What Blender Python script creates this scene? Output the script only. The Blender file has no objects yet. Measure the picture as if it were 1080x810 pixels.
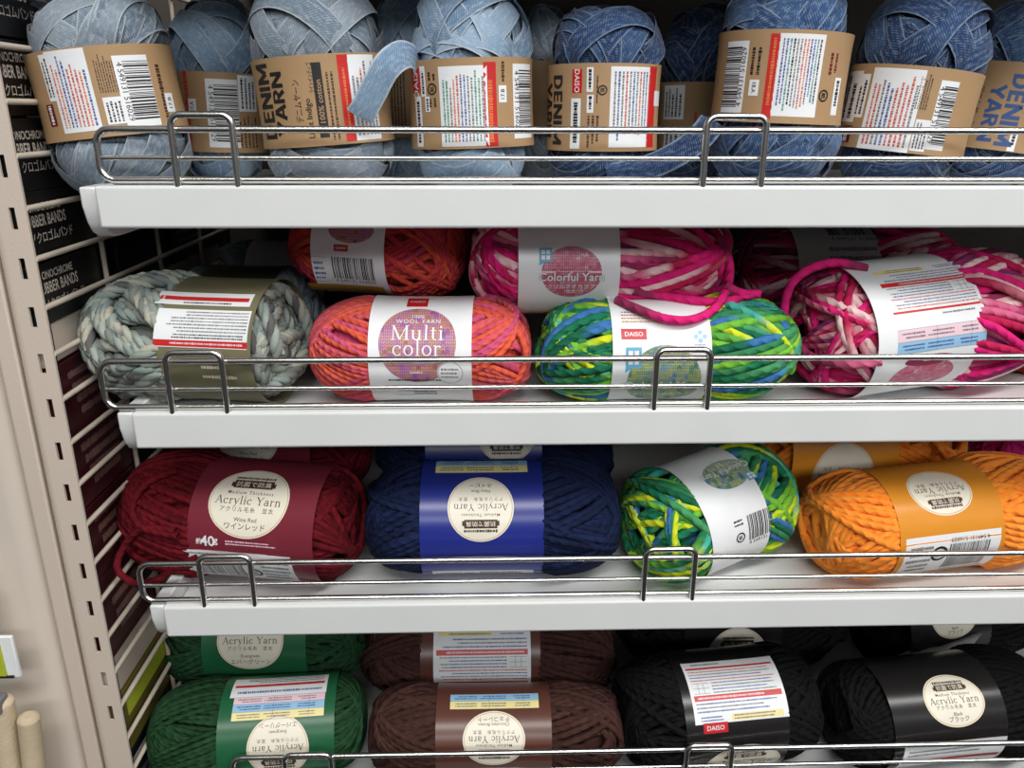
import bpy, math, random
import numpy as np
import bmesh
from mathutils import Matrix, Vector
sc = bpy.context.scene
C = sc.collection
PI = math.pi

# ------------------------------------------------------------------ camera, world, lights, exposure
FPX, PITCH, YAW, ROLL = 837.7, 0.3289, 0.0291, 0.0028
CAMZ = 1.30
RECESS = .012          # shelf floors lie this far below the top of the front lip
cd = bpy.data.cameras.new('camera'); cam = bpy.data.objects.new('camera', cd); C.objects.link(cam)
cd.sensor_fit = 'HORIZONTAL'; cd.sensor_width = 36.0; cd.lens = FPX / 1080 * 36.0
cd.clip_start = 0.02
_F = Vector((math.sin(YAW) * math.cos(PITCH), math.cos(YAW) * math.cos(PITCH), -math.sin(PITCH)))
_r = _F.cross(Vector((0, 0, 1))).normalized(); _u = _r.cross(_F)
_R = _r * math.cos(ROLL) + _u * math.sin(ROLL); _U = -_r * math.sin(ROLL) + _u * math.cos(ROLL)
cam.matrix_world = Matrix(((_R.x, _U.x, -_F.x, 0), (_R.y, _U.y, -_F.y, 0), (_R.z, _U.z, -_F.z, CAMZ), (0, 0, 0, 1)))
sc.camera = cam
sc.view_settings.view_transform = 'Standard'; sc.view_settings.look = 'None'
sc.view_settings.exposure = 0.0; sc.view_settings.gamma = 1.0
sc.view_settings.use_curve_mapping = False

w = bpy.data.worlds.new('shop_surroundings'); sc.world = w; w.use_nodes = True
nt = w.node_tree; nt.nodes.clear()
geo = nt.nodes.new('ShaderNodeTexCoord'); sep = nt.nodes.new('ShaderNodeSeparateXYZ')
rmp = nt.nodes.new('ShaderNodeValToRGB'); bg = nt.nodes.new('ShaderNodeBackground'); out = nt.nodes.new('ShaderNodeOutputWorld')
mr = nt.nodes.new('ShaderNodeMapRange'); mr.inputs[1].default_value = -1; mr.inputs[2].default_value = 1
nt.links.new(geo.outputs['Generated'], sep.inputs[0]); nt.links.new(sep.outputs[2], mr.inputs[0])
nt.links.new(mr.outputs[0], rmp.inputs[0]); nt.links.new(rmp.outputs[0], bg.inputs[0]); nt.links.new(bg.outputs[0], out.inputs[0])
e = rmp.color_ramp.elements
e[0].position = 0.0; e[0].color = (.10, .10, .11, 1); e[1].position = 1.0; e[1].color = (.62, .64, .66, 1)
for p_, v_ in ((.42, .16), (.54, .55), (.75, .62)):
    x_ = e.new(p_); x_.color = (v_, v_ * 1.01, v_ * 1.03, 1)
bg.inputs[1].default_value = 0.20


def area(name, loc, target, sx, sy, power, col=(1, 1, 1)):
    l = bpy.data.lights.new(name, 'AREA'); l.shape = 'RECTANGLE'; l.size = sx; l.size_y = sy; l.energy = power; l.color = col
    o = bpy.data.objects.new(name, l); C.objects.link(o); o.location = loc
    o.rotation_euler = (Vector(target) - Vector(loc)).to_track_quat('-Z', 'Y').to_euler()
    return o


area('tube_and_fill_light', (0.55, -0.55, 2.55), (0.15, .5, 1.1), 2.4, .22, 36, (1, .98, .95))
area('tube_and_fill_light', (0.7, -1.9, 2.25), (0.15, .5, 1.1), 2.4, .3, 26, (.97, .99, 1))  # frontal fill added in place of the bright shop around, not a tube

# ------------------------------------------------------------------ measuring helpers


def ray(x, y):
    return _F + _R * ((x - 540) / FPX) + _U * ((405 - y) / FPX)


def aty(x, y, Y):
    d = ray(x, y); return Vector((0, 0, CAMZ)) + d * (Y / d.y)


def atx(x, y, X):
    d = ray(x, y); return Vector((0, 0, CAMZ)) + d * (X / d.x)


def atz(x, y, Z):
    d = ray(x, y); return Vector((0, 0, CAMZ)) + d * ((Z - CAMZ) / d.z)


# ------------------------------------------------------------------ materials
def lin(c):
    return tuple(((v / 255) / 12.92 if v / 255 <= .04045 else ((v / 255 + .055) / 1.055) ** 2.4) for v in c) + (1,)


class NT:
    def __init__(s, name):
        s.m = bpy.data.materials.new(name); s.m.use_nodes = True; s.t = s.m.node_tree
        s.b = s.t.nodes['Principled BSDF']

    def n(s, kind, **kw):
        x = s.t.nodes.new('ShaderNode' + kind)
        for k, v in kw.items(): setattr(x, k, v)
        return x

    def l(s, a, b): s.t.links.new(a, b)

    def math(s, op, a, b=None, c=None):
        x = s.n('Math', operation=op)
        for i, v in enumerate((a, b, c)):
            if v is None: continue
            if isinstance(v, (int, float)): x.inputs[i].default_value = v
            else: s.l(v, x.inputs[i])
        return x.outputs[0]

    def ramp(s, fac, stops, interp='LINEAR'):
        x = s.n('ValToRGB'); s.l(fac, x.inputs[0]); el = x.color_ramp.elements; x.color_ramp.interpolation = interp
        el[0].position = stops[0][0]; el[0].color = stops[0][1]; el[1].position = stops[-1][0]; el[1].color = stops[-1][1]
        for p, c in stops[1:-1]:
            k = el.new(p); k.color = c
        return x.outputs[0]


def surf(name, col, rough=.5, metal=0, bump=0, bscale=200, var=.06, vscale=30, spec=.5, coat=0):
    k = NT(name); c = lin(col)
    tc = k.n('TexCoord'); nz = k.n('TexNoise'); nz.inputs['Scale'].default_value = vscale; nz.inputs['Detail'].default_value = 3
    k.l(tc.outputs['Object'], nz.inputs['Vector'])
    lo = tuple(v * (1 - var) for v in c[:3]) + (1,); hi = tuple(min(1, v * (1 + var)) for v in c[:3]) + (1,)
    k.l(k.ramp(nz.outputs['Fac'], [(.3, lo), (.7, hi)]), k.b.inputs['Base Color'])
    k.b.inputs['Roughness'].default_value = rough; k.b.inputs['Metallic'].default_value = metal
    k.b.inputs['Specular IOR Level'].default_value = spec; k.b.inputs['Coat Weight'].default_value = coat
    if bump:
        n2 = k.n('TexNoise'); n2.inputs['Scale'].default_value = bscale; k.l(tc.outputs['Object'], n2.inputs['Vector'])
        bp = k.n('Bump'); bp.inputs['Strength'].default_value = bump; bp.inputs['Distance'].default_value = .0006
        k.l(n2.outputs['Fac'], bp.inputs['Height']); k.l(bp.outputs[0], k.b.inputs['Normal'])
    return k.m


def yarn(name, cols, freq=0.0, pitch=.007, plies=2, bump=.75, dist=.0007, fuzz=.5, sheen=.0, width=.26, phase=0.0):
    """twisted strand: colour changes along the strand, plies twist round it"""
    k = NT(name); uv = k.n('UVMap'); sp = k.n('SeparateXYZ'); k.l(uv.outputs[0], sp.inputs[0])
    s, v = sp.outputs[0], sp.outputs[1]
    tc = k.n('TexCoord')
    fz = k.n('TexNoise'); fz.inputs['Scale'].default_value = 900; fz.inputs['Detail'].default_value = 2; k.l(tc.outputs['Object'], fz.inputs['Vector'])
    if freq:
        nz = k.n('TexNoise', noise_dimensions='1D'); nz.inputs['Scale'].default_value = 1; nz.inputs['Detail'].default_value = .6
        k.l(k.math('MULTIPLY_ADD', s, freq, phase), nz.inputs['W'])
        n = len(cols); stops = []
        for i, c in enumerate(cols):
            a = .5 - width + 2 * width * i / n; b = .5 - width + 2 * width * (i + 1) / n; g = (b - a) * .2
            stops += [(a + g, lin(c)), (b - g, lin(c))]
        col = k.ramp(nz.outputs['Fac'], stops)
    else:
        nz = k.n('TexNoise', noise_dimensions='1D'); nz.inputs['Scale'].default_value = 1
        k.l(k.math('MULTIPLY', s, 25), nz.inputs['W'])
        col = k.ramp(nz.outputs['Fac'], [(.3, lin(cols[0])), (.7, lin(cols[-1]))])
    mx = k.n('MixRGB', blend_type='OVERLAY'); mx.inputs[0].default_value = .22; k.l(col, mx.inputs[1])
    k.l(fz.outputs['Fac'], mx.inputs[2]); k.l(mx.outputs[0], k.b.inputs['Base Color'])
    ph = k.math('MULTIPLY_ADD', s, 2 * PI / pitch, k.math('MULTIPLY', v, 2 * PI * plies))
    sn = k.math('ABSOLUTE', k.math('SINE', k.math('MULTIPLY', ph, .5)))
    h = k.math('MULTIPLY_ADD', fz.outputs['Fac'], fuzz, sn)
    bp = k.n('Bump'); bp.inputs['Strength'].default_value = bump; bp.inputs['Distance'].default_value = dist
    k.l(h, bp.inputs['Height']); k.l(bp.outputs[0], k.b.inputs['Normal'])
    k.b.inputs['Roughness'].default_value = .85; k.b.inputs['Specular IOR Level'].default_value = .2
    k.b.inputs['Sheen Weight'].default_value = sheen; k.b.inputs['Sheen Roughness'].default_value = .5
    return k.m


def denim(name, lo, mid, hi, edge):
    k = NT(name); uv = k.n('UVMap'); sp = k.n('SeparateXYZ'); k.l(uv.outputs[0], sp.inputs[0]); s, v = sp.outputs[0], sp.outputs[1]
    tc = k.n('TexCoord')
    nz = k.n('TexNoise', noise_dimensions='1D'); nz.inputs['Scale'].default_value = 1; nz.inputs['Detail'].default_value = 1
    k.l(k.math('MULTIPLY', s, 9), nz.inputs['W'])
    base = k.ramp(nz.outputs['Fac'], [(.3, lin(lo)), (.5, lin(mid)), (.7, lin(hi))])
    # slubby white threads along the tape
    cb = k.n('CombineXYZ'); k.l(k.math('MULTIPLY', s, 260), cb.inputs[0]); k.l(k.math('MULTIPLY', v, 9), cb.inputs[1])
    n2 = k.n('TexNoise'); n2.inputs['Scale'].default_value = 1; n2.inputs['Detail'].default_value = 3; k.l(cb.outputs[0], n2.inputs['Vector'])
    tw = k.math('SINE', k.math('MULTIPLY_ADD', s, 4200, k.math('MULTIPLY', v, 44)))
    fl = k.math('MULTIPLY_ADD', tw, .10, n2.outputs['Fac'])
    ed = k.math('ABSOLUTE', k.math('MULTIPLY_ADD', v, 2, -1))
    ed2 = k.math('MULTIPLY_ADD', n2.outputs['Fac'], .25, ed)
    em = k.n('MapRange'); em.inputs[1].default_value = .92; em.inputs[2].default_value = 1.1; k.l(ed2, em.inputs[0])
    m1 = k.n('MapRange'); m1.inputs[1].default_value = .48; m1.inputs[2].default_value = .8; k.l(fl, m1.inputs[0])
    fac = k.math('MAXIMUM', k.math('MULTIPLY', m1.outputs[0], .65), k.math('MULTIPLY', em.outputs[0], .75))
    mx = k.n('MixRGB'); k.l(fac, mx.inputs[0]); k.l(base, mx.inputs[1]); mx.inputs[2].default_value = lin(edge)
    k.l(mx.outputs[0], k.b.inputs['Base Color'])
    bp = k.n('Bump'); bp.inputs['Strength'].default_value = .6; bp.inputs['Distance'].default_value = .0004
    k.l(fl, bp.inputs['Height']); k.l(bp.outputs[0], k.b.inputs['Normal'])
    k.b.inputs['Roughness'].default_value = .9; k.b.inputs['Sheen Weight'].default_value = .15; k.b.inputs['Specular IOR Level'].default_value = .15
    return k.m


def knit(name, cols):
    """printed picture of knitted stitches"""
    k = NT(name); uv = k.n('UVMap'); sp = k.n('SeparateXYZ'); k.l(uv.outputs[0], sp.inputs[0]); u, v = sp.outputs[0], sp.outputs[1]
    fu = k.math('FRACT', k.math('MULTIPLY', u, .42)); tri = k.math('ABSOLUTE', k.math('SUBTRACT', fu, .5))
    row = k.math('MULTIPLY_ADD', v, .55, k.math('MULTIPLY', tri, 1.3))
    st = k.math('ABSOLUTE', k.math('SINE', k.math('MULTIPLY', row, PI)))
    gap = k.math('MINIMUM', k.math('MULTIPLY', tri, 5), k.math('MULTIPLY', k.math('SUBTRACT', .5, tri), 5))
    sh = k.math('MULTIPLY', st, k.math('MINIMUM', gap, 1.0))
    cb = k.n('CombineXYZ'); k.l(k.math('MULTIPLY', k.math('FLOOR', k.math('MULTIPLY', u, .42)), .35), cb.inputs[0])
    k.l(k.math('MULTIPLY', k.math('FLOOR', row), .33), cb.inputs[1])
    nz = k.n('TexNoise'); nz.inputs['Scale'].default_value = 1.1; nz.inputs['Detail'].default_value = 1; k.l(cb.outputs[0], nz.inputs['Vector'])
    n = len(cols); stops = [(.3 + .4 * i / (n - 1), lin(c)) for i, c in enumerate(cols)]
    col = k.ramp(nz.outputs['Fac'], stops)
    mx = k.n('MixRGB', blend_type='MULTIPLY'); mx.inputs[0].default_value = 1; k.l(col, mx.inputs[1])
    k.l(k.ramp(sh, [(0, (.45, .38, .42, 1)), (.7, (1, 1, 1, 1))]), mx.inputs[2]); k.l(mx.outputs[0], k.b.inputs['Base Color'])
    k.b.inputs['Roughness'].default_value = .4
    return k.m


M = {}
M['white_steel'] = surf('white_painted_steel', (226, 228, 227), .38, bump=.07, bscale=500, var=.02)
M['cream_steel'] = surf('cream_painted_steel', (208, 194, 180), .42, bump=.2, bscale=600, var=.03, vscale=8)
M['cream_wire'] = surf('cream_coated_wire', (208, 196, 180), .4, var=.05)
M['panel'] = surf('pale_enamel_panel', (210, 199, 186), .35, var=.03, vscale=5)
M['chrome'] = surf('chrome_wire', (222, 220, 216), .24, metal=1, var=.05, vscale=60)
M['back'] = surf('shaded_back_panel', (74, 68, 63), .6, var=.05)  # pale panel; the shade at the rack's back is put into this colour
M['dark'] = surf('dark_interior', (24, 22, 22), .8)
P = {}   # print inks and papers
for n_, c_, r_ in (('white', (236, 238, 240), .35), ('ink', (30, 28, 28), .5), ('cream', (238, 232, 214), .38), ('brown_ink', (70, 42, 28), .5),
                   ('red', (200, 40, 38), .4), ('daiso_red', (196, 28, 36), .4), ('blue_ink', (70, 90, 160), .5), ('teal_ink', (70, 150, 140), .5),
                   ('red_ink', (205, 85, 70), .5), ('grey_ink', (120, 118, 122), .5), ('kraft', (172, 139, 101), .6), ('kraft_dark', (146, 112, 78), .6),
                   ('pale_blue', (150, 196, 226), .4), ('pale_pink', (236, 205, 215), .4), ('pale_yellow', (240, 226, 160), .4), ('sky', (98, 172, 208), .4),
                   ('wine_band', (122, 42, 56), .3), ('blue_band', (36, 48, 136), .28), ('mustard_band', (224, 146, 44), .32), ('green_band', (34, 96, 62), .3),
                   ('brown_band', (96, 58, 48), .3), ('black_band', (30, 28, 28), .26), ('olive_band', (120, 116, 88), .35), ('olive_dark', (42, 42, 30), .35),
                   ('dark_red', (110, 30, 26), .5), ('orange_ink', (226, 120, 60), .5), ('gold', (196, 150, 60), .5), ('blue_letter', (52, 84, 140), .5),
                   ('lime', (178, 190, 50), .45), ('grey_paper', (206, 204, 206), .4), ('green_ink', (90, 150, 120), .5), ('tan', (200, 150, 90), .5),
                   ('mauve', (150, 40, 80), .4)):
    P[n_] = surf('print_' + n_, c_, r_, var=.025, vscale=60, spec=.5)
P['knit_multi'] = knit('print_knit_multi', [(150, 90, 140), (196, 130, 196), (212, 150, 160), (212, 160, 130), (170, 104, 124)])
P['knit_pink'] = knit('print_knit_pink', [(214, 84, 124), (224, 110, 140), (232, 150, 170), (218, 92, 130), (242, 206, 214)])
P['knit_green'] = knit('print_knit_green', [(90, 140, 172), (150, 190, 204), (206, 218, 140), (124, 184, 156), (100, 146, 134)])

Y = {}
Y['wine'] = yarn('wine_red_wool', [(76, 7, 17), (108, 14, 27)])
Y['navy'] = yarn('navy_wool', [(15, 23, 50), (22, 35, 72)])
Y['orange'] = yarn('orange_wool', [(250, 138, 38), (255, 158, 58)], sheen=.1)
Y['green'] = yarn('bottle_green_wool', [(24, 54, 32), (36, 74, 44)])
Y['brown'] = yarn('dark_brown_wool', [(56, 34, 31), (76, 48, 42)])
Y['black'] = yarn('black_wool', [(8, 8, 10), (14, 14, 16)], sheen=.0)
Y['magenta'] = yarn('magenta_wool', [(170, 20, 96), (200, 40, 120)])
Y['rust'] = yarn('rust_red_wool', [(140, 40, 20), (170, 56, 30)])
Y['multi'] = yarn('pink_orange_wool', [(214, 84, 128), (196, 76, 104), (218, 96, 104), (226, 96, 70), (210, 82, 66), (206, 86, 124)], freq=5, pitch=.0055)
Y['multi_red'] = yarn('red_orange_wool', [(184, 68, 104), (186, 54, 70), (202, 70, 58), (212, 92, 58), (180, 56, 68)], freq=4, pitch=.0055)
Y['pink'] = yarn('pink_white_wool', [(138, 52, 104), (206, 30, 110), (236, 40, 130), (190, 34, 84), (244, 204, 206), (226, 110, 150), (150, 50, 90), (226, 36, 122)], freq=3.6, pitch=.0080, dist=.0010, width=.24)
Y['lime'] = yarn('green_blue_wool', [(28, 104, 74), (62, 118, 178), (74, 156, 100), (30, 120, 84), (120, 190, 60), (212, 224, 44), (70, 178, 164), (54, 130, 84)], freq=3.6, pitch=.0080, dist=.0010, width=.24)
Y['grey'] = yarn('grey_green_wool', [(126, 132, 126), (158, 168, 160), (130, 144, 140), (176, 176, 162), (98, 96, 96), (144, 152, 144)], freq=9, pitch=.014, bump=.4)
Y['slate'] = yarn('slate_wool', [(96, 104, 112), (130, 140, 144)], pitch=.008)
DN = {'light': denim('light_denim', (104, 130, 158), (124, 150, 176), (146, 168, 190), (196, 206, 214)),
      'pale': denim('pale_denim', (98, 114, 130), (116, 132, 148), (138, 150, 162), (190, 196, 200)),
      'dark': denim('dark_denim', (26, 43, 76), (36, 57, 94), (50, 75, 113), (132, 150, 172)),
      'mid': denim('mid_denim', (36, 60, 98), (48, 77, 118), (68, 98, 138), (152, 168, 190))}


# ------------------------------------------------------------------ object helpers
def mesh_np(name, V, F, mats, mi=None, uv=None, smooth=True):
    """V (n,3), F (m,4) quads array, or list of faces"""
    me = bpy.data.meshes.new(name)
    if isinstance(F, np.ndarray):
        V = np.asarray(V, np.float32); n = len(V); m, k = F.shape
        me.vertices.add(n); me.vertices.foreach_set('co', V.ravel())
        me.loops.add(m * k); me.loops.foreach_set('vertex_index', F.astype(np.int32).ravel())
        me.polygons.add(m); me.polygons.foreach_set('loop_start', np.arange(0, m * k, k, dtype=np.int32))
        me.update(calc_edges=True)
    else:
        me.from_pydata([tuple(v) for v in V], [], F)
    if uv is not None:
        ul = me.uv_layers.new(name='UVMap'); ul.data.foreach_set('uv', np.asarray(uv, np.float32).ravel())
    for m_ in mats: me.materials.append(m_)
    if mi is not None: me.polygons.foreach_set('material_index', np.asarray(mi, np.int32))
    me.polygons.foreach_set('use_smooth', np.full(len(me.polygons), smooth))
    me.update(); me.validate()
    return me


def obj(name, me, parent=None, loc=None):
    o = bpy.data.objects.new(name, me); C.objects.link(o)
    if parent: o.parent = parent
    if loc is not None: o.location = loc
    return o


def tag(o, label=None, cat=None, group=None, kind=None):
    if label: o['label'] = label
    if cat: o['category'] = cat
    if group: o['group'] = group
    if kind: o['kind'] = kind
    return o


def empty(name, loc):
    o = bpy.data.objects.new(name, None); C.objects.link(o); o.location = loc; o.empty_display_size = .02
    return o


class MB:
    """collects boxes, prisms and tubes into one mesh"""
    def __init__(s): s.V = []; s.F = []; s.mi = []

    def add(s, V, F, mi=0):
        b = len(s.V); s.V += [tuple(v) for v in V]; s.F += [tuple(i + b for i in f) for f in F]; s.mi += [mi] * len(F)

    def box(s, x0, y0, z0, x1, y1, z1, mi=0):
        V = [(x, y, z) for x in (x0, x1) for y in (y0, y1) for z in (z0, z1)]
        s.add(V, [(0, 1, 3, 2), (4, 6, 7, 5), (0, 4, 5, 1), (2, 3, 7, 6), (0, 2, 6, 4), (1, 5, 7, 3)], mi)

    def prism(s, prof, axis, a, b, mi=0):
        """prof polygon extruded along axis from a to b"""
        n = len(prof); V = []
        for t in (a, b):
            for p in prof:
                V.append((t, p[0], p[1]) if axis == 'x' else (p[0], t, p[1]) if axis == 'y' else (p[0], p[1], t))
        s.add(V, [tuple(range(n)), tuple(range(2 * n - 1, n - 1, -1))] + [(i, i + n, (i + 1) % n + n, (i + 1) % n) for i in range(n)], mi)

    def tube(s, pts, r, n=10, mi=0):
        pts = [Vector(p) for p in pts]; V = []; m = len(pts); N = None
        for i, p in enumerate(pts):
            T = (pts[min(i + 1, m - 1)] - pts[max(i - 1, 0)]).normalized()
            if N is None: N = T.orthogonal().normalized()
            N = (N - T * N.dot(T)).normalized(); B = T.cross(N)
            V += [p + (N * math.cos(2 * PI * k / n) + B * math.sin(2 * PI * k / n)) * r for k in range(n)]
        F = [(i * n + k, i * n + (k + 1) % n, (i + 1) * n + (k + 1) % n, (i + 1) * n + k) for i in range(m - 1) for k in range(n)]
        F += [tuple(range(n - 1, -1, -1)), tuple((m - 1) * n + k for k in range(n))]
        s.add(V, F, mi)

    def build(s, name, mats, parent=None, bevel=0, smooth=True, seg=2):
        me = bpy.data.meshes.new(name); me.from_pydata(s.V, [], s.F)
        for m_ in (mats if isinstance(mats, list) else [mats]): me.materials.append(m_)
        me.polygons.foreach_set('material_index', s.mi)
        import bmesh
        bm = bmesh.new(); bm.from_mesh(me); bmesh.ops.recalc_face_normals(bm, faces=bm.faces); bm.to_mesh(me); bm.free()
        o = obj(name, me, parent)
        if bevel:
            b = o.modifiers.new('bevel', 'BEVEL'); b.width = bevel; b.segments = seg; b.limit_method = 'ANGLE'; b.angle_limit = .6
        if smooth:
            me.polygons.foreach_set('use_smooth', [True] * len(me.polygons))
            try: me.set_sharp_from_angle(angle=.7)
            except Exception: pass
        return o


def fillet(pts, r, n=6):
    """round the corners of a polyline"""
    pts = [Vector(p) for p in pts]; out = [pts[0]]
    for a, b, c in zip(pts, pts[1:], pts[2:]):
        d1 = (a - b).normalized(); d2 = (c - b).normalized(); ang = d1.angle(d2); t = r / math.tan(ang / 2)
        p, q = b + d1 * t, b + d2 * t; ce = b + (d1 + d2).normalized() * (r / math.sin(ang / 2))
        for i in range(n + 1):
            v = (p - ce).lerp(q - ce, i / n).normalized() * r; out.append(ce + v)
    return out + [pts[-1]]


# ------------------------------------------------------------------ 2D printing
_tc = {}


def glyphs(text, bold=0.0, space=1.0):
    k = (text, bold, space)
    if k not in _tc:
        c = bpy.data.curves.new('t', 'FONT'); c.body = text; c.size = 1; c.offset = bold; c.resolution_u = 2; c.space_character = space
        o = bpy.data.objects.new('t', c); C.objects.link(o)
        dg = bpy.context.evaluated_depsgraph_get(); dg.update()
        me = bpy.data.meshes.new_from_object(o.evaluated_get(dg))
        V = np.array([v.co[:2] for v in me.vertices]).reshape(-1, 2); F = [tuple(p.vertices) for p in me.polygons]
        bpy.data.objects.remove(o); bpy.data.curves.remove(c); bpy.data.meshes.remove(me)
        if len(V): V = V - (V.min(0) + V.max(0)) / 2
        _tc[k] = (V, F)
    return _tc[k]


def _bar(x0, y0, x1, y1, w):
    d = np.array((x1 - x0, y1 - y0)); d = d / np.hypot(*d); n = np.array((-d[1], d[0])) * w / 2; a = np.array((x0, y0)); b = np.array((x1, y1))
    return [a - n, b - n, b + n, a + n], [(0, 1, 2, 3)]


def _hs(x, y, w=.17, h=.035):
    return [(x - w / 2, y - h / 2), (x + w / 2, y - h / 2), (x + w / 2, y + h / 2), (x - w / 2, y + h / 2)], [(0, 1, 2, 3)]


def _arc(cx, cy, rx, ry, a0, a1, tk=.085, tn=.035, n=14):
    V = []; F = []
    for i in range(n + 1):
        a = math.radians(a0 + (a1 - a0) * i / n); wd = tn + (tk - tn) * abs(math.cos(a))
        for s in (-.5, .5): V.append((cx + (rx + s * wd) * math.cos(a), cy + (ry + s * wd) * math.sin(a)))
    for i in range(n): F.append((2 * i, 2 * i + 1, 2 * i + 3, 2 * i + 2))
    return V, F


def _dot(cx, cy, r):
    return [(cx + r * math.cos(k * PI / 4), cy + r * math.sin(k * PI / 4)) for k in range(8)], [tuple(range(8))]


X_, K_ = .46, .69
SERIF = {
    'A': (.66, [_bar(.08, 0, .33, K_, .045), _bar(.33, K_, .58, 0, .09), _bar(.17, .24, .48, .24, .035), _hs(.08, .015), _hs(.58, .015, .2)]),
    'c': (.44, [_arc(.23, .23, .18, .215, 40, 320), _dot(.35, .36, .045)]),
    'r': (.38, [_bar(.12, 0, .12, X_, .08), _hs(.12, .015, .2), _hs(.08, X_ - .02, .1), _arc(.26, .3, .13, .13, 60, 160, .05, .05, 6), _dot(.31, .4, .045)]),
    'y': (.48, [_bar(.06, X_, .25, .02, .085), _bar(.42, X_, .17, -.18, .04), _hs(.06, X_ - .015, .18), _hs(.42, X_ - .015, .14), _dot(.13, -.18, .045)]),
    'l': (.26, [_bar(.13, 0, .13, .72, .08), _hs(.13, .015, .2), _hs(.09, .70, .1)]),
    'i': (.26, [_bar(.13, 0, .13, X_, .08), _hs(.13, .015, .2), _hs(.09, X_ - .02, .1), _dot(.13, .62, .055)]),
    'Y': (.64, [_bar(.06, K_, .32, .32, .09), _bar(.58, K_, .32, .32, .045), _bar(.32, 0, .32, .34, .085), _hs(.32, .015, .22), _hs(.07, K_ - .015, .19), _hs(.57, K_ - .015, .17)]),
    'a': (.46, [_arc(.2, .13, .14, .125, 0, 360), _bar(.34, 0, .34, .32, .08), _arc(.22, .31, .13, .14, 0, 150), _hs(.38, .02, .1), _dot(.12, .36, .04)]),
    'n': (.54, [_bar(.12, 0, .12, X_, .08), _bar(.41, 0, .41, .3, .08), _arc(.265, .3, .145, .14, 0, 150), _hs(.12, .015, .19), _hs(.41, .015, .19), _hs(.08, X_ - .02, .1)]),
    'M': (.86, [_bar(.12, 0, .12, K_, .045), _bar(.12, K_, .42, .02, .08), _bar(.42, .02, .72, K_, .04), _bar(.72, 0, .72, K_, .09), _hs(.12, .015, .19), _hs(.72, .015, .22), _hs(.1, K_ - .015, .14), _hs(.74, K_ - .015, .16)]),
    'u': (.54, [_bar(.12, .14, .12, X_, .08), _bar(.41, 0, .41, X_, .08), _arc(.265, .15, .145, .14, 180, 330), _hs(.08, X_ - .02, .1), _hs(.37, X_ - .02, .1), _hs(.45, .015, .1)]),
    't': (.34, [_bar(.15, .09, .15, .6, .08), _hs(.16, X_ - .02, .24), _arc(.24, .1, .09, .085, 180, 300, .05, .04, 6)]),
    'o': (.5, [_arc(.25, .23, .18, .215, 0, 360)]),
    ' ': (.28, []),
}


def serif(text, space=.02):
    V = []; F = []; x = 0
    for ch in text:
        wd, parts = SERIF[ch]
        for pv, pf in parts:
            b = len(V); V += [(p[0] + x, p[1]) for p in pv]; F += [tuple(i + b for i in f) for f in pf]
        x += wd + space
    V = np.array(V, float); V[:, 0] -= x / 2; V[:, 1] -= .3
    return V, F


def block(text):
    t = .17; K = .72; V = []; F = []; x = 0
    G = {'D': (.66, [_bar(.1, 0, .1, K, t), _bar(.05, .07, .3, .07, .14), _bar(.05, K - .07, .3, K - .07, .14), _arc(.28, K / 2, .24, K / 2 - .07, -92, 92, t, .14)]),
         'E': (.54, [_bar(.1, 0, .1, K, t), _bar(.05, .07, .48, .07, .14), _bar(.05, K / 2, .44, K / 2, .13), _bar(.05, K - .07, .48, K - .07, .14)]),
         'N': (.68, [_bar(.1, 0, .1, K, t), _bar(.58, 0, .58, K, t), _bar(.1, K - .05, .58, .05, .19)]),
         'I': (.26, [_bar(.12, 0, .12, K, t)]),
         'M': (.84, [_bar(.1, 0, .1, K, t), _bar(.74, 0, .74, K, t), _bar(.1, K - .05, .42, .12, .18), _bar(.42, .12, .74, K - .05, .18)]),
         'Y': (.64, [_bar(.05, K, .32, .3, .18), _bar(.59, K, .32, .3, .18), _bar(.32, 0, .32, .34, t)]),
         'A': (.68, [_bar(.07, 0, .33, K, .17), _bar(.61, 0, .35, K, .17), _bar(.17, .2, .51, .2, .13)]),
         'R': (.62, [_bar(.1, 0, .1, K, t), _arc(.3, .52, .19, .14, -92, 92, t, .13), _bar(.05, .66, .3, .66, .13), _bar(.05, .37, .3, .37, .13), _bar(.3, .35, .52, 0, .18)])}
    for ch in text:
        wd, parts = G[ch]
        for pv, pf in parts:
            b = len(V); V += [(q[0] + x, q[1]) for q in pv]; F += [tuple(i + b for i in f) for f in pf]
        x += wd + .02
    V = np.array(V, float); V[:, 0] -= x / 2; V[:, 1] -= K / 2
    return V, F


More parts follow.
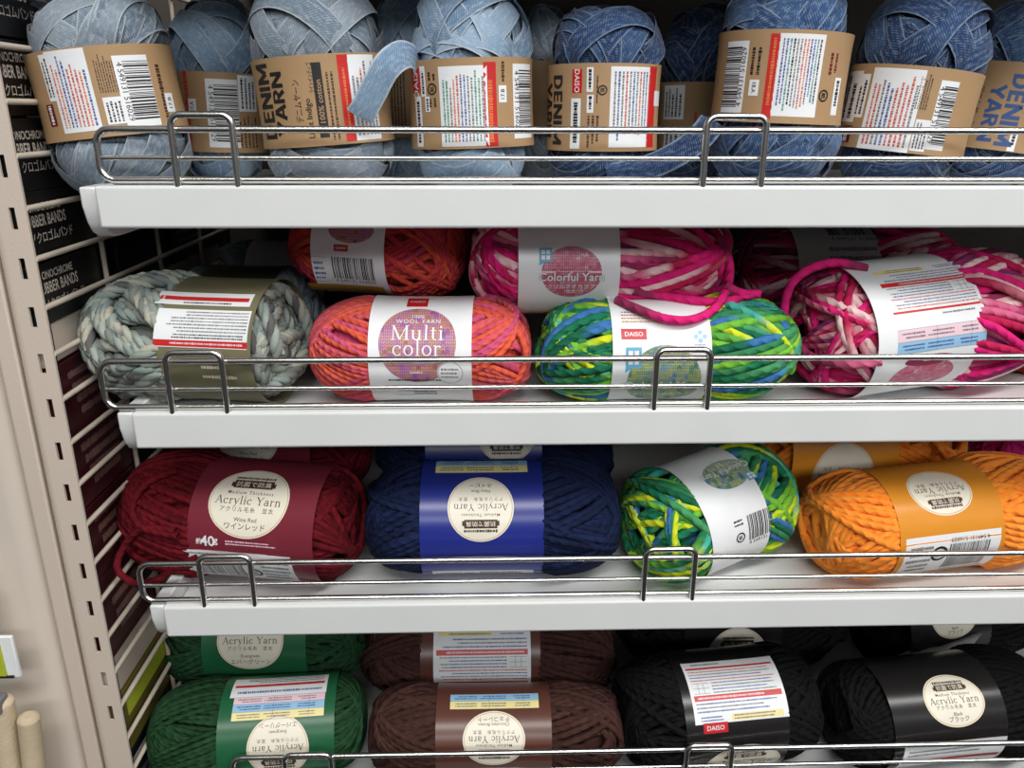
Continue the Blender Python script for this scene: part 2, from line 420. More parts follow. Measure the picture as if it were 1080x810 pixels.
class Sheet:
    """flat artwork in millimetres: x along the words, y up the letters; later laid on a surface"""
    def __init__(s): s.V = []; s.F = []; s.mi = []; s.mats = []; s.off = (0, 0, 0)

    def frame(s, cu, cv, rot=0): s.off = (cu, cv, math.radians(rot)); return s

    def put(s, V, F, mat, layer):
        if mat not in s.mats: s.mats.append(mat)
        cu, cv, r = s.off; c, sn = math.cos(r), math.sin(r); b = len(s.V)
        s.V += [(cu + x * c - y * sn, cv + x * sn + y * c, layer) for x, y in V]
        s.F += [tuple(i + b for i in f) for f in F]; s.mi += [s.mats.index(mat)] * len(F)

    def rect(s, cx, cy, wd, ht, mat, layer=1):
        nx = max(1, int(wd / 4)); ny = max(1, int(ht / 2.5)); V = []; F = []
        for i in range(nx + 1):
            for j in range(ny + 1): V.append((cx - wd / 2 + wd * i / nx, cy - ht / 2 + ht * j / ny))
        for i in range(nx):
            for j in range(ny):
                a = i * (ny + 1) + j; F.append((a, a + ny + 1, a + ny + 2, a + 1))
        s.put(V, F, mat, layer)

    def oval(s, cx, cy, rx, ry, mat, layer=1, n=48, rings=10):
        V = [(cx, cy)]; F = []
        for k in range(1, rings + 1):
            for i in range(n):
                a = 2 * PI * i / n; V.append((cx + rx * k / rings * math.cos(a), cy + ry * k / rings * math.sin(a)))
        for i in range(n): F.append((0, 1 + i, 1 + (i + 1) % n))
        for k in range(rings - 1):
            for i in range(n):
                a = 1 + k * n; F.append((a + i, a + n + i, a + n + (i + 1) % n, a + (i + 1) % n))
        s.put(V, F, mat, layer)

    def ring(s, cx, cy, rx, ry, wd, mat, layer=2, n=56):
        V = []; F = []
        for i in range(n):
            a = 2 * PI * i / n
            for q in (-.5, .5): V.append((cx + (rx + q * wd) * math.cos(a), cy + (ry + q * wd) * math.sin(a)))
        for i in range(n): j = (i + 1) % n; F.append((2 * i, 2 * i + 1, 2 * j + 1, 2 * j))
        s.put(V, F, mat, layer)

    def text(s, t, cx, cy, size, mat, layer=3, bold=0.0, rot=0, wide=1.0, space=1.0):
        V, F = glyphs(t, bold, space)
        if not len(V): return
        r = math.radians(rot); c, sn = math.cos(r), math.sin(r)
        s.put([(cx + size * (x * wide * c - y * sn), cy + size * (x * wide * sn + y * c)) for x, y in V], F, mat, layer)

    def serif(s, t, cx, cy, size, mat, layer=3, space=.04):
        V, F = serif(t, space); s.put([(cx + x * size, cy + y * size) for x, y in V], F, mat, layer)

    def block(s, t, cx, cy, size, mat, layer=3):
        V, F = block(t); s.put([(cx + x * size, cy + y * size) for x, y in V], F, mat, layer)

    def lines(s, cx, cy, wd, ht, rows, mat, layer=2, rng=None, fill=.5, vert=False, ragged=.25):
        """rows of tiny unreadable print"""
        rng = rng or random.Random(int(abs(cx * 7 + cy * 13 + wd * 31 + rows)))
        for k in range(rows):
            y = cy + ht / 2 - ht * (k + .5) / rows; h = ht / rows * fill
            end = wd * (1 - rng.random() * ragged); x = 0; V = []; F = []
            while x < end:
                d = rng.uniform(.5, 1.6); d = min(d, end - x + .1); b = len(V); hh = h * rng.uniform(.7, 1.1)
                x0 = cx - wd / 2 + x
                V += [(x0, y - hh / 2), (x0 + d, y - hh / 2), (x0 + d, y + hh / 2), (x0, y + hh / 2)]; F.append((b, b + 1, b + 2, b + 3))
                x += d + rng.uniform(.22, .5)
            s.put(V, F, mat, layer)

    def barcode(s, cx, cy, wd, ht, layer=3, digits='4 549131 516029', seed=1):
        rng = random.Random(seed); x = -wd / 2; V = []; F = []
        while x < wd / 2 - .3:
            d = rng.choice((.3, .3, .5, .8)) * wd / 26; b = len(V)
            V += [(cx + x, cy - ht * .36), (cx + x + d, cy - ht * .36), (cx + x + d, cy + ht / 2), (cx + x, cy + ht / 2)]; F.append((b, b + 1, b + 2, b + 3))
            x += d + rng.choice((.3, .4, .7)) * wd / 26
        s.put(V, F, P['ink'], layer)
        s.text(digits, cx, cy - ht * .46, wd / 7.2, P['ink'], layer)

    def frame_lines(s, cx, cy, wd, ht, cols, rows, mat, layer=3, t=.25):
        for k in range(rows + 1): s.rect(cx, cy - ht / 2 + ht * k / rows, wd, t, mat, layer)
        for f in cols: s.rect(cx - wd / 2 + wd * f, cy, t, ht, mat, layer)

    def build(s, name, fn, parent=None, loc=None):
        me = bpy.data.meshes.new(name); me.from_pydata(s.V, [], s.F)
        for m_ in s.mats: me.materials.append(m_)
        me.polygons.foreach_set('material_index', s.mi)
        A = np.array(s.V); lo, hi = A[:, 1].min(), A[:, 1].max()
        bm = bmesh.new(); bm.from_mesh(me); v_ = math.ceil(lo / 2) * 2 + .013
        while v_ < hi:
            bmesh.ops.bisect_plane(bm, geom=bm.verts[:] + bm.edges[:] + bm.faces[:], plane_co=(0, v_, 0), plane_no=(0, 1, 0), dist=1e-5); v_ += 2
        bm.to_mesh(me); bm.free()
        co = np.zeros(len(me.vertices) * 3, np.float32); me.vertices.foreach_get('co', co); A = co.reshape(-1, 3).astype(float)
        V3 = fn(A); me.vertices.foreach_set('co', V3.astype(np.float32).ravel())
        ul = me.uv_layers.new(name='UVMap'); V2 = A[:, :2]
        li = np.zeros(len(me.loops), np.int32); me.loops.foreach_get('vertex_index', li); ul.data.foreach_set('uv', V2[li].astype(np.float32).ravel())
        me.update()
        return obj(name, me, parent, loc)


# ------------------------------------------------------------------ wound yarn
def sweep(Pt, N, prof, vs):
    """sweep a closed profile (k,2: sideways, outward) along points; UV = (length, v of profile)"""
    m = len(Pt); k = len(prof)
    T = np.gradient(Pt, axis=0); ln = np.linalg.norm(T, axis=1, keepdims=True); T = T / np.maximum(ln, 1e-9)
    N = N - T * (N * T).sum(1, keepdims=True); N = N / np.maximum(np.linalg.norm(N, axis=1, keepdims=True), 1e-9)
    B = np.cross(T, N)
    if prof.ndim == 2: prof = np.broadcast_to(prof, (m,) + prof.shape)
    V = Pt[:, None] + B[:, None] * prof[:, :, :1] + N[:, None] * prof[:, :, 1:]
    s = np.concatenate([[0], np.cumsum(np.linalg.norm(np.diff(Pt, axis=0), axis=1))])
    i = np.arange(m - 1)[:, None]; j = np.arange(k)[None]; j2 = (j + 1) % k
    F = np.stack([i * k + j, i * k + j2, (i + 1) * k + j2, (i + 1) * k + j], -1).reshape(-1, 4)
    v0 = np.asarray(vs[:-1]); v1 = np.asarray(vs[1:])
    uv = np.empty((m - 1, k, 4, 2)); uv[..., 0, 0] = s[:-1, None]; uv[..., 1, 0] = s[:-1, None]; uv[..., 2, 0] = s[1:, None]; uv[..., 3, 0] = s[1:, None]
    uv[..., 0, 1] = v0; uv[..., 1, 1] = v1; uv[..., 2, 1] = v1; uv[..., 3, 1] = v0
    return V.reshape(-1, 3), F, uv.reshape(-1, 2)


def round_prof(r, n):
    a = np.arange(n) * 2 * PI / n
    return np.stack([r * np.cos(a), r * np.sin(a)], 1), np.arange(n + 1) / n


class Ball:
    """a wound ball lying along local X, paper band round its middle"""
    def __init__(s, label, cat='yarn ball', group=None, name='yarn_ball', box=None, Yc=None, shelf=None, yaw=0, tilt=0, flat=1.0, upright=False, n=2.7, Lmul=1.0, rb=None, fill=False):
        x0, x1, y0, y1 = box; cx, cy = (x0 + x1) / 2, (y0 + y1) / 2
        s.yaw = math.radians(yaw); s.tilt = math.radians(tilt); s.upright = upright; s.n = n
        d = ray(cx, cy); el = math.atan2(-d.z, math.hypot(d.x, d.y))
        Yg = Yc or .48
        if shelf is not None: shelf -= RECESS
        for _ in range(60 if fill else 12):
            cy = (y0 + y1) / 2; d = ray(cx, cy); el = math.atan2(-d.z, math.hypot(d.x, d.y))
            p = aty(cx, cy, Yg); zc = (p - Vector((0, 0, CAMZ))).dot(_F) / (1.0)
            ppm = FPX / zc
            if upright:
                b = (x1 - x0) / ppm / 2; a = b * flat; L = (y1 - y0) / ppm / math.cos(el); half = L / 2
            else:
                h = (y1 - y0) / ppm / 2; b = h / math.sqrt(math.cos(el) ** 2 + (math.sin(el) / flat) ** 2); a = b / flat
                wv = (x1 - x0) / ppm
                L = 1.88 * math.sqrt(max(1e-4, (wv / 2) ** 2 - (a * math.sin(s.yaw)) ** 2)) / math.cos(s.yaw) if abs(s.yaw) > .05 else wv; half = b
            if fill:
                low = p.z - half - shelf
                y1 += max(-8, min(8, low * ppm * .6))
            elif Yc is None:
                q = atz(cx, cy, shelf + half)
                if q.y < .36 or q.y > .75: q = aty(cx, cy, .48)
                Yg = .5 * Yg + .5 * q.y
            else: break
        s.c = aty(cx, cy, Yg)
        if rb: b = rb; a = rb / flat; s.c = Vector((s.c.x, Yg, shelf + rb))
        s.L = L * Lmul; s.a = a; s.b = b; s.ppm = ppm
        if upright:   # X up, front stays -Y
            base = Matrix(((0, 0, -1), (0, 1, 0), (1, 0, 0)))
            R = Matrix.Rotation(s.tilt, 3, 'Y') @ Matrix.Rotation(s.yaw, 3, 'Z') @ base
            down = L / 2
        else:
            R = Matrix.Rotation(s.yaw, 3, 'Z') @ Matrix.Rotation(s.tilt, 3, 'Y'); down = b
        s.R = R
        s.off = R.inverted() @ Vector((0, 0, down))
        s.root = empty(name, s.c - Vector((0, 0, down))); s.root.rotation_euler = R.to_euler()
        tag(s.root, label, cat, group)
        s.band = None; s.bw = None

    # -- surfaces
    def surfp(s, d, off=0.0):
        nx = s.n; L2, a, b = s.L / 2 - .001, s.a, s.b
        rr = np.hypot(d[:, 1], d[:, 2]); k = (np.abs(d[:, 0]) ** nx + rr ** nx) ** (-1 / nx)
        p = d * k[:, None] * np.array([L2, a, b])
        q = np.stack([np.sign(d[:, 0]) * np.abs(d[:, 0] * k) ** (nx - 1) / L2, rr ** (nx - 2) * d[:, 1] * k ** (nx - 1) / a, rr ** (nx - 2) * d[:, 2] * k ** (nx - 1) / b], 1)
        q /= np.maximum(np.linalg.norm(q, axis=1, keepdims=True), 1e-9)
        return p + q * np.reshape(off, (-1, 1)), q

    def path(s, turns, seg, sw, seed, alpha, grp, grow, depth, jit=.35):
        rng = np.random.default_rng(seed); psi = []; al = []; k = 0; base = rng.uniform(0, 2 * PI)
        r_mid = (s.a + s.b) / 2
        while len(psi) < turns + 1:
            g = int(rng.integers(grp[0], grp[1] + 1)); base += 2.39996 * .5 + rng.uniform(-.3, .3); a0 = math.radians(rng.uniform(*alpha) if len(psi) > turns * .35 else rng.uniform(3, 20)); sg = rng.choice((-1, 1))
            for q in range(g):
                psi.append(base + sg * q * sw * 1.04 / r_mid + rng.normal(0, jit * sw / r_mid)); al.append(a0 + rng.normal(0, .025))
            base += sg * g * sw / r_mid
        psi = np.array(psi[:turns + 1]); al = np.array(al[:turns + 1])
        tt = np.linspace(0, turns, turns * seg + 1); i0 = np.minimum(tt.astype(int), turns - 1); f = tt - i0
        f = np.clip((f - .5) * 2.0, 0, 1); f = f * f * (3 - 2 * f)
        ps = psi[i0] * (1 - f) + psi[i0 + 1] * f; a_ = al[i0] * (1 - f) + al[i0 + 1] * f
        t = tt * 2 * PI
        e1 = np.stack([np.cos(a_), np.sin(a_) * np.cos(ps), np.sin(a_) * np.sin(ps)], 1); e2 = np.stack([0 * ps, -np.sin(ps), np.cos(ps)], 1)
        d = np.cos(t)[:, None] * e1 + np.sin(t)[:, None] * e2
        lev = rng.uniform(-1, 1, turns + 1); lv = np.interp(tt, np.arange(turns + 1), lev)
        off = -depth + grow * (tt / turns) + lv * sw * .16
        lump = .02 * (np.sin(3 * d[:, 0] * 2 + seed) + np.sin(2 * np.arctan2(d[:, 2], d[:, 1]) + seed * 1.7)) * r_mid * .5
        p, q = s.surfp(d, off + lump)
        return s.pinch(p, sw), q

    def pinch(s, p, sw):
        if s.bw is None: return p
        lim = 1 - (sw * .5 + .0006) / s.b
        rr = np.hypot(p[:, 1] / s.ba, p[:, 2] / s.bb)
        hw = s.bw / 2; x = np.abs(p[:, 0] - s.bu)
        k = 1 / (1 + np.exp((x - hw - .003) / .0022)); tgt = np.where(rr > lim, lim / np.maximum(rr, 1e-6), 1)
        sc_ = 1 - k * (1 - tgt); p = p.copy(); p[:, 1] *= sc_; p[:, 2] *= sc_
        return p

    def core(s, mat, shrink):
        th = np.linspace(0.02, PI - .02, 28); ph = np.arange(40) * 2 * PI / 40
        d = np.stack([np.cos(th)[:, None] + 0 * ph, np.sin(th)[:, None] * np.cos(ph), np.sin(th)[:, None] * np.sin(ph)], -1).reshape(-1, 3)
        p, q = s.surfp(d, -shrink); p = s.pinch(p, .004)
        i = np.arange(27)[:, None]; j = np.arange(40)[None]; F = np.stack([i * 40 + j, i * 40 + (j + 1) % 40, (i + 1) * 40 + (j + 1) % 40, (i + 1) * 40 + j], -1).reshape(-1, 4)
        uv = np.stack([d[F.ravel()][:, 0] * .1, d[F.ravel()][:, 1]], 1)
        return p, F, uv

    def set_band(s, px0, px1, mat, name='paper_band', seam=-100, lift=.0008, fit=.91):
        """paper band between two picture columns (rows for an upright ball) measured at the ball's front"""
        A = Vector((0, 0, CAMZ)); cpx = s.project(s.c)
        if s.upright: u0 = s.uv0(cpx[0], px1)[0]; u1 = s.uv0(cpx[0], px0)[0]
        else: u0 = s.uv0(px0, cpx[1])[0]; u1 = s.uv0(px1, cpx[1])[0]
        s.bu = (u0 + u1) / 2000; s.bw = (u1 - u0) / 1000
        s.ba = s.a * fit + lift; s.bb = s.b * fit + lift
        s.seam = math.radians(seam); s.mk_table()
        nphi = 110; nu = 6; tot = 2 * PI * 1.055; V = []; F = []
        for side in (0, 1):
            for i in range(nphi + 1):
                rel = tot * i / nphi; off = .0004 * rel / (2 * PI) - side * .0003
                for j in range(nu + 1):
                    u = s.bu - s.bw / 2 + s.bw * j / nu
                    edge = .0005 * (abs(j / nu - .5) * 2) ** 4
                    V.append(s.bp(s.seam + rel, u, off + edge))
        st = (nphi + 1) * (nu + 1)
        for i in range(nphi):
            for j in range(nu):
                a = i * (nu + 1) + j; q = (a, a + 1, a + nu + 2, a + nu + 1); F.append(q[::-1]); F.append(tuple(v + st for v in q))
        for i in range(nphi):
            for j in (0, nu):
                a = i * (nu + 1) + j; q = (a, a + nu + 1, a + nu + 1 + st, a + st); F.append(q if j else q[::-1])
        for i in (0, nphi):
            for j in range(nu):
                a = i * (nu + 1) + j; F.append((a, a + 1, a + 1 + st, a + st))
        me = mesh_np(name, V, F, [mat]); me.set_sharp_from_angle(angle=.9)
        s.band = obj(name, me, s.root, s.off)
        return s.band

    def bp(s, phi, u, off):
        return (u, -(s.ba + off) * math.cos(phi), (s.bb + off) * math.sin(phi))

    def mk_table(s):
        ph = np.linspace(-PI, PI, 721); y = -s.ba * np.cos(ph); z = s.bb * np.sin(ph)
        ds = np.hypot(np.diff(y), np.diff(z)); t = np.concatenate([[0], np.cumsum(ds)]); t -= np.interp(0, ph, t)
        s.tph, s.ts = ph, t * 1000

    def on_band(s, V):
        ph = np.interp(V[:, 1], s.ts, s.tph); rel = np.mod(ph - s.seam, 2 * PI); rel = np.where(rel < .055 * 2 * PI, rel + 2 * PI, rel)
        uu = np.abs((V[:, 0] / 1000 - s.bu) / (s.bw / 2)); off = .0004 * rel / (2 * PI) + .0005 * np.minimum(uu, 1.05) ** 4 + .00006 + .00005 * V[:, 2]
        return np.stack([V[:, 0] / 1000, -(s.ba + off) * np.cos(ph), (s.bb + off) * np.sin(ph)], 1)

    def project(s, p):
        d = p - Vector((0, 0, CAMZ)); z = d.dot(_F); return (540 + FPX * d.dot(_R) / z, 405 - FPX * d.dot(_U) / z)

    def _hit(s, px, py, a, b):
        Ri = s.R.inverted(); o = Ri @ (Vector((0, 0, CAMZ)) - s.c); d = Ri @ ray(px, py)
        A = (d.y / a) ** 2 + (d.z / b) ** 2; B = 2 * (o.y * d.y / a / a + o.z * d.z / b / b); Cc = (o.y / a) ** 2 + (o.z / b) ** 2 - 1
        D = B * B - 4 * A * Cc
        t = (-B - math.sqrt(D)) / (2 * A) if D > 0 else -B / (2 * A)
        return o + d * t

    def uv0(s, px, py):
        h = s._hit(px, py, s.a, s.b); return (h.x * 1000, 0)

    def uv(s, px, py):
        h = s._hit(px, py, s.ba, s.bb); ph = math.atan2(h.z / s.bb, -h.y / s.ba)
        return h.x * 1000, float(np.interp(ph, s.tph, s.ts))

    def rect_of(s, px0, py0, px1, py1):
        """centre and size (mm) on the band of a picture rectangle"""
        mx, my = (px0 + px1) / 2, (py0 + py1) / 2
        q = [s.uv(px0, my), s.uv(px1, my), s.uv(mx, py0), s.uv(mx, py1)]
        if s.upright: du = abs(q[2][0] - q[3][0]); dv = abs(q[0][1] - q[1][1])
        else: du = abs(q[0][0] - q[1][0]); dv = abs(q[2][1] - q[3][1])
        c = s.uv(mx, my)
        return c[0], c[1], du, dv

    def sheet(s, px0, py0, px1, py1, rot=0):
        cu, cv, du, dv = s.rect_of(px0, py0, px1, py1); sh = Sheet().frame(cu, cv, rot); sh.w, sh.h = du, dv
        return sh

    def stick(s, sh, name): return sh.build(name, s.on_band, s.band, None)

    def front(s, px, py):
        Ri = s.R.inverted(); o = Ri @ (Vector((0, 0, CAMZ)) - s.c); d = Ri @ ray(px, py); t0 = -o.dot(d) / d.length_squared
        def f(t):
            q = o + d * t; return (abs(q.x) / (s.L / 2)) ** s.n + math.hypot(q.y / s.a, q.z / s.b) ** s.n - 1
        if f(t0) > 0: return None
        lo, hi = 0, t0
        for _ in range(40):
            m_ = (lo + hi) / 2
            if f(m_) > 0: lo = m_
            else: hi = m_
        return (s.c + s.R @ (o + d * hi)).y

    # -- yarn
    def wind(s, mat, sw=.0034, turns=80, seg=60, sides=6, seed=1, alpha=(20, 44), grp=(5, 10), grow=0, plies=0, name='yarn', jit=.26):
        grow = grow or 1.5 * sw
        p, q = s.path(turns, seg, sw, seed, alpha, grp, grow, sw * .5 + grow * .66, jit)
        if plies:
            V = np.zeros((0, 3)); F = np.zeros((0, 4), int); UV = np.zeros((0, 2))
            T = np.gradient(p, axis=0); T /= np.linalg.norm(T, axis=1, keepdims=True); Nn = q - T * (q * T).sum(1, keepdims=True)
            Nn /= np.linalg.norm(Nn, axis=1, keepdims=True); Bn = np.cross(T, Nn)
            L = np.concatenate([[0], np.cumsum(np.linalg.norm(np.diff(p, axis=0), axis=1))])
            for k in range(plies):
                a = 2 * PI * (L / .021 + k / plies); pp = p + sw * .24 * (np.cos(a)[:, None] * Nn + np.sin(a)[:, None] * Bn)
                pr, vs = round_prof(sw * .30, sides); v, f, u = sweep(pp, q, pr, vs); u[:, 0] += k * 3.7
                F = np.concatenate([F, f + len(V)]); V = np.concatenate([V, v]); UV = np.concatenate([UV, u])
        else:
            pr, vs = round_prof(sw * .52, sides); V, F, UV = sweep(p, q, pr, vs)
        cv, cf, cu = s.core(mat, sw * .9 + grow * .85)
        F = np.concatenate([F, cf + len(V)]); V = np.concatenate([V, cv]); UV = np.concatenate([UV, cu])
        me = mesh_np(name, V, F, [mat], uv=UV)
        s.mat = mat
        return obj(name, me, s.root, s.off)

    def wrap(s, mat, width=.0105, turns=30, seg=56, seed=1, alpha=(28, 66), grp=(1, 3), name='yarn'):
        """flat denim tape"""
        th = .0006; grow = .0075
        p, q = s.path(turns, seg, width, seed, alpha, grp, grow, grow + .001, .5)
        rng = np.random.default_rng(seed + 5); roll = np.interp(np.arange(len(p)) / seg, np.arange(turns + 2), rng.normal(0, .12, turns + 2))
        T = np.gradient(p, axis=0); T /= np.linalg.norm(T, axis=1, keepdims=True); Bn = np.cross(T, q)
        q2 = q * np.cos(roll)[:, None] + Bn * np.sin(roll)[:, None]
        w2 = width / 2; pr = np.array([(-w2, 0), (-w2 * .6, .0005), (0, .0006), (w2 * .6, .0005), (w2, 0), (w2 * .6, -.0004), (0, -.0004), (-w2 * .6, -.0004)])
        vs = np.array([0, .25, .5, .75, 1, .75, .5, .25, 0.0])
        V, F, UV = sweep(p, q2, pr, vs)
        cv, cf, cu = s.core(mat, grow + .0015)
        F = np.concatenate([F, cf + len(V)]); V = np.concatenate([V, cv]); UV = np.concatenate([UV, cu])
        me = mesh_np(name, V, F, [mat], uv=UV); s.mat = mat; me.set_sharp_from_angle(angle=1.2)
        return obj(name, me, s.root, s.off)

    def loose(s, pts, sw=.0034, tape=False, name='loose_strand', normal=None, on=(), lift=.0):
        """a strand lying on the surface of the balls it crosses; pts = (px, py[, depth])"""
        dep = []
        for q in pts:
            if len(q) == 3: dep.append(q[2]); continue
            hs = [h for h in (b_.front(q[0], q[1]) for b_ in (s,) + tuple(on)) if h]
            dep.append(min(hs) - sw * .45 - lift if hs else None)
        ok = [i for i, d_ in enumerate(dep) if d_ is not None]
        dep = np.interp(range(len(pts)), ok, [dep[i] for i in ok]); pts = [(q[0], q[1], d_) for q, d_ in zip(pts, dep)]
        w_ = [aty(x, y, d) for x, y, d in pts]; Ri = s.R.inverted(); w_ = np.array([tuple(Ri @ (p - s.c)) for p in w_])
        # Catmull-Rom
        n = len(w_); out = []
        for i in range(n - 1):
            p0, p1, p2, p3 = w_[max(i - 1, 0)], w_[i], w_[i + 1], w_[min(i + 2, n - 1)]
            for t in np.linspace(0, 1, 14, endpoint=False):
                out.append(.5 * (2 * p1 + (p2 - p0) * t + (2 * p0 - 5 * p1 + 4 * p2 - p3) * t * t + (3 * p1 - p0 - 3 * p2 + p3) * t ** 3))
        out.append(w_[-1]); out = np.array(out)
        nv = np.array(tuple(Ri @ Vector(normal or (0, -1, .4)))); N = np.tile(nv, (len(out), 1)) + .001
        if tape:
            w2 = sw / 2; pr = np.array([(-w2, 0), (-w2 * .5, .0008), (w2 * .5, .0008), (w2, 0), (w2 * .5, .0002), (-w2 * .5, .0002)]); vs = np.array([0, .25, .75, 1, .75, .25, 0.0])
        else: pr, vs = round_prof(sw * .52, 8)
        V, F, UV = sweep(out, N, pr, vs); UV[:, 0] += .37
        me = mesh_np(name, V, F, [s.mat], uv=UV)
        if tape: me.set_sharp_from_angle(angle=1.2)
        return obj(name, me, s.root, s.off)
# ------------------------------------------------------------------ the setting
SZ = [1.2642, 1.1410, 1.0150, 0.8590]          # shelf tops
XL, XR, YF, YB = -.209, .66, .420, .735
mb = MB(); mb.box(-.95, YB + .004, .6, XR + .3, YB + .016, 1.62); wb = mb.build('wall_back', M['back'], smooth=False); tag(wb, kind='structure')

shelf_names = ['white steel shelf board carrying the denim tape balls', 'white steel shelf board carrying the multicoloured skeins',
               'white steel shelf board carrying the wine, navy and orange balls', 'lowest white steel shelf board, carrying the green, brown and black balls']
for k, z in enumerate(SZ):
    root = tag(empty('shelf', (0, YF, z)), shelf_names[k], 'shelf', 'white shelves of the rack')
    def rel(o): o.location = (0, -YF, -z); return o
    mb = MB(); mb.box(XL + .009, YF + .006, z - RECESS - .007, XR, YB, z - RECESS); rel(mb.build('shelf_board', M['white_steel'], root, .001))
    mb = MB(); mb.box(XL + .009, YF - .002, z - .0212, XR, YF + .0072, z + .0003); rel(mb.build('front_lip', M['white_steel'], root, .0016, seg=3))
    # end bracket: rounded nose, deeper than the lip
    prof = [(YF + .001, z - .0005), (YB - .01, z - .0005), (YB - .01, z - .028), (YF + .022, z - .028), (YF + .014, z - .0272), (YF + .008, z - .0245), (YF + .004, z - .019), (YF + .001, z - .010)]
    mb = MB(); mb.prism(prof, 'x', XL, XL + .0085); rel(mb.build('end_bracket', M['white_steel'], root, .001, seg=2))

root = tag(empty('shelf', (0, YF, 1.412)), 'unseen white steel shelf above the denim tape balls, added for its shade', 'shelf', 'white shelves of the rack')  # unseen shelf, added to darken the space behind the denim balls
mb = MB(); mb.box(XL + .009, YF + .006, 1.396, XR, YB, 1.403); o = mb.build('shelf_board', M['white_steel'], root, .001); o.location = (0, -YF, -1.412)
mb = MB(); mb.box(XL + .009, YF - .002, 1.391, XR, YF + .0072, 1.4123); o = mb.build('front_lip', M['white_steel'], root, .0016, seg=3); o.location = (0, -YF, -1.412)

# wire fence along each shelf front
FP = [(137, 167, 190), (379, 408, 428), (590, 612.5, 631), (794, 812, 826)]
YW = .4232
HP = [[(211, 121), (778, 123)], [(203, 372), (722, 369)], [(236, 587), (708, 579)], [(324, 796), (749, 786)]]
XF = [104, 108, 148, 246]
fence_names = ['chrome wire fence in front of the denim tape balls', 'chrome wire fence in front of the multicoloured skeins',
               'chrome wire fence in front of the wine, navy and orange balls', 'chrome wire fence in front of the green, brown and black balls']
for k in range(4):
    z = SZ[k]; zt, zm, zb = [aty(520, v, YW).z for v in FP[k]]; zb = max(zb, z + .0022); xl = aty(XF[k], (FP[k][0] + FP[k][2]) / 2, YW).x
    root = tag(empty('wire_fence', (0, YW, z)), fence_names[k], 'wire fence', 'chrome fences of the shelves')
    def rel(o): o.location = (0, -YW, -z); return o
    pts = fillet([(XR, YW, zt), (xl, YW, zt), (xl, YW, zb), (XR, YW, zb)], .007, 8)
    mb = MB(); mb.tube(pts, .0018, 14); rel(mb.build('outer_rod', M['chrome'], root))
    mb = MB(); mb.tube([(xl + .001, YW, zm), (XR, YW, zm)], .0013, 12); rel(mb.build('middle_rod', M['chrome'], root))
    for px, py in HP[k] + [(None, None)]:
        if px is None: x, zh = .43, zt + .0068
        else: p = aty(px, py, YW - .003); x, zh = p.x, p.z
        hw = .0152; pts = fillet([(x - hw, YW - .003, z - .001), (x - hw, YW - .003, zh), (x + hw, YW - .003, zh), (x + hw, YW - .003, z - .001)], .005, 8)
        mb = MB(); mb.tube(pts, .0018, 14); rel(mb.build('hoop', M['chrome'], root))

# slotted upright and the panels left of it
XU = -.2368
import bmesh
root = tag(empty('shelf_upright', (XU, YF, .6)), 'cream slotted steel upright at the left end of the shelves', 'shelf post')
def build_upright():
    bm = bmesh.new(); xs = [-.2515, -.2455, -.2424, XU]; dz = .02602; z0 = 1.1439
    zs = []
    for i in range(-8, 18):
        c = z0 + i * dz; zs += [c - .0056, c + .0056]
    zs = [.62] + zs + [1.62]; rows = []
    for zv in zs: rows.append([bm.verts.new((x, YF, zv)) for x in xs])
    for i in range(len(zs) - 1):
        for j in range(3):
            if j == 1 and i % 2 == 1: continue
            bm.faces.new((rows[i][j], rows[i][j + 1], rows[i + 1][j + 1], rows[i + 1][j]))
    # rounded left edge, returning backwards
    prev = [r[0] for r in rows]
    for a in (18, 36, 54, 72, 90):
        t = math.radians(a); cur = [bm.verts.new((-.2515 - .005 * math.sin(t), YF + .005 - .005 * math.cos(t), zv)) for zv in zs]
        for i in range(len(zs) - 1): bm.faces.new((cur[i], prev[i], prev[i + 1], cur[i + 1]))
        prev = cur
    cur = [bm.verts.new((-.2565, YF + .05, zv)) for zv in zs]
    for i in range(len(zs) - 1): bm.faces.new((cur[i], prev[i], prev[i + 1], cur[i + 1]))
    me = bpy.data.meshes.new('post'); bm.to_mesh(me); bm.free(); me.materials.append(M['cream_steel'])
    o = obj('post', me, root, (-XU, -YF, -.6)); s_ = o.modifiers.new('thickness', 'SOLIDIFY'); s_.thickness = .0016; s_.offset = -1
    me.polygons.foreach_set('use_smooth', [False] * len(me.polygons))
build_upright()
mb = MB(); mb.box(-.2505, YF + .012, .62, XU - .006, YF + .0135, 1.62)
o = mb.build('slot_shade', M['dark'], root, smooth=False); o.location = (-XU, -YF, -.6)  # dark sheet added behind the slots in place of shade
prof = [(-.2578, YF + .002), (-.2578, YF + .05), (-.2690, YF + .05), (-.2690, YF + .004), (-.2680, YF + .002)]
mb = MB(); mb.prism(prof, 'z', .62, 1.62); o = mb.build('joining_strip', M['cream_steel'], None, .0012); o.name = 'joint_strip'
tag(o, 'narrow cream joint strip between the slotted upright and the pale end panel', 'strip')
prof = [(-.2693, YF + .012)] + [(-.2693 - .012 * (1 - math.cos(math.radians(a))), YF + .012 - .012 * math.sin(math.radians(a))) for a in (15, 30, 45, 60, 75, 90)] + [(-.60, YF), (-.60, YF + .0035), (-.275, YF + .0035), (-.2693, YF + .013)]
mb = MB(); mb.prism(prof, 'z', .62, 1.62); o = mb.build('end_panel', M['panel']); tag(o, 'wide pale enamel panel at the far left edge', 'panel')

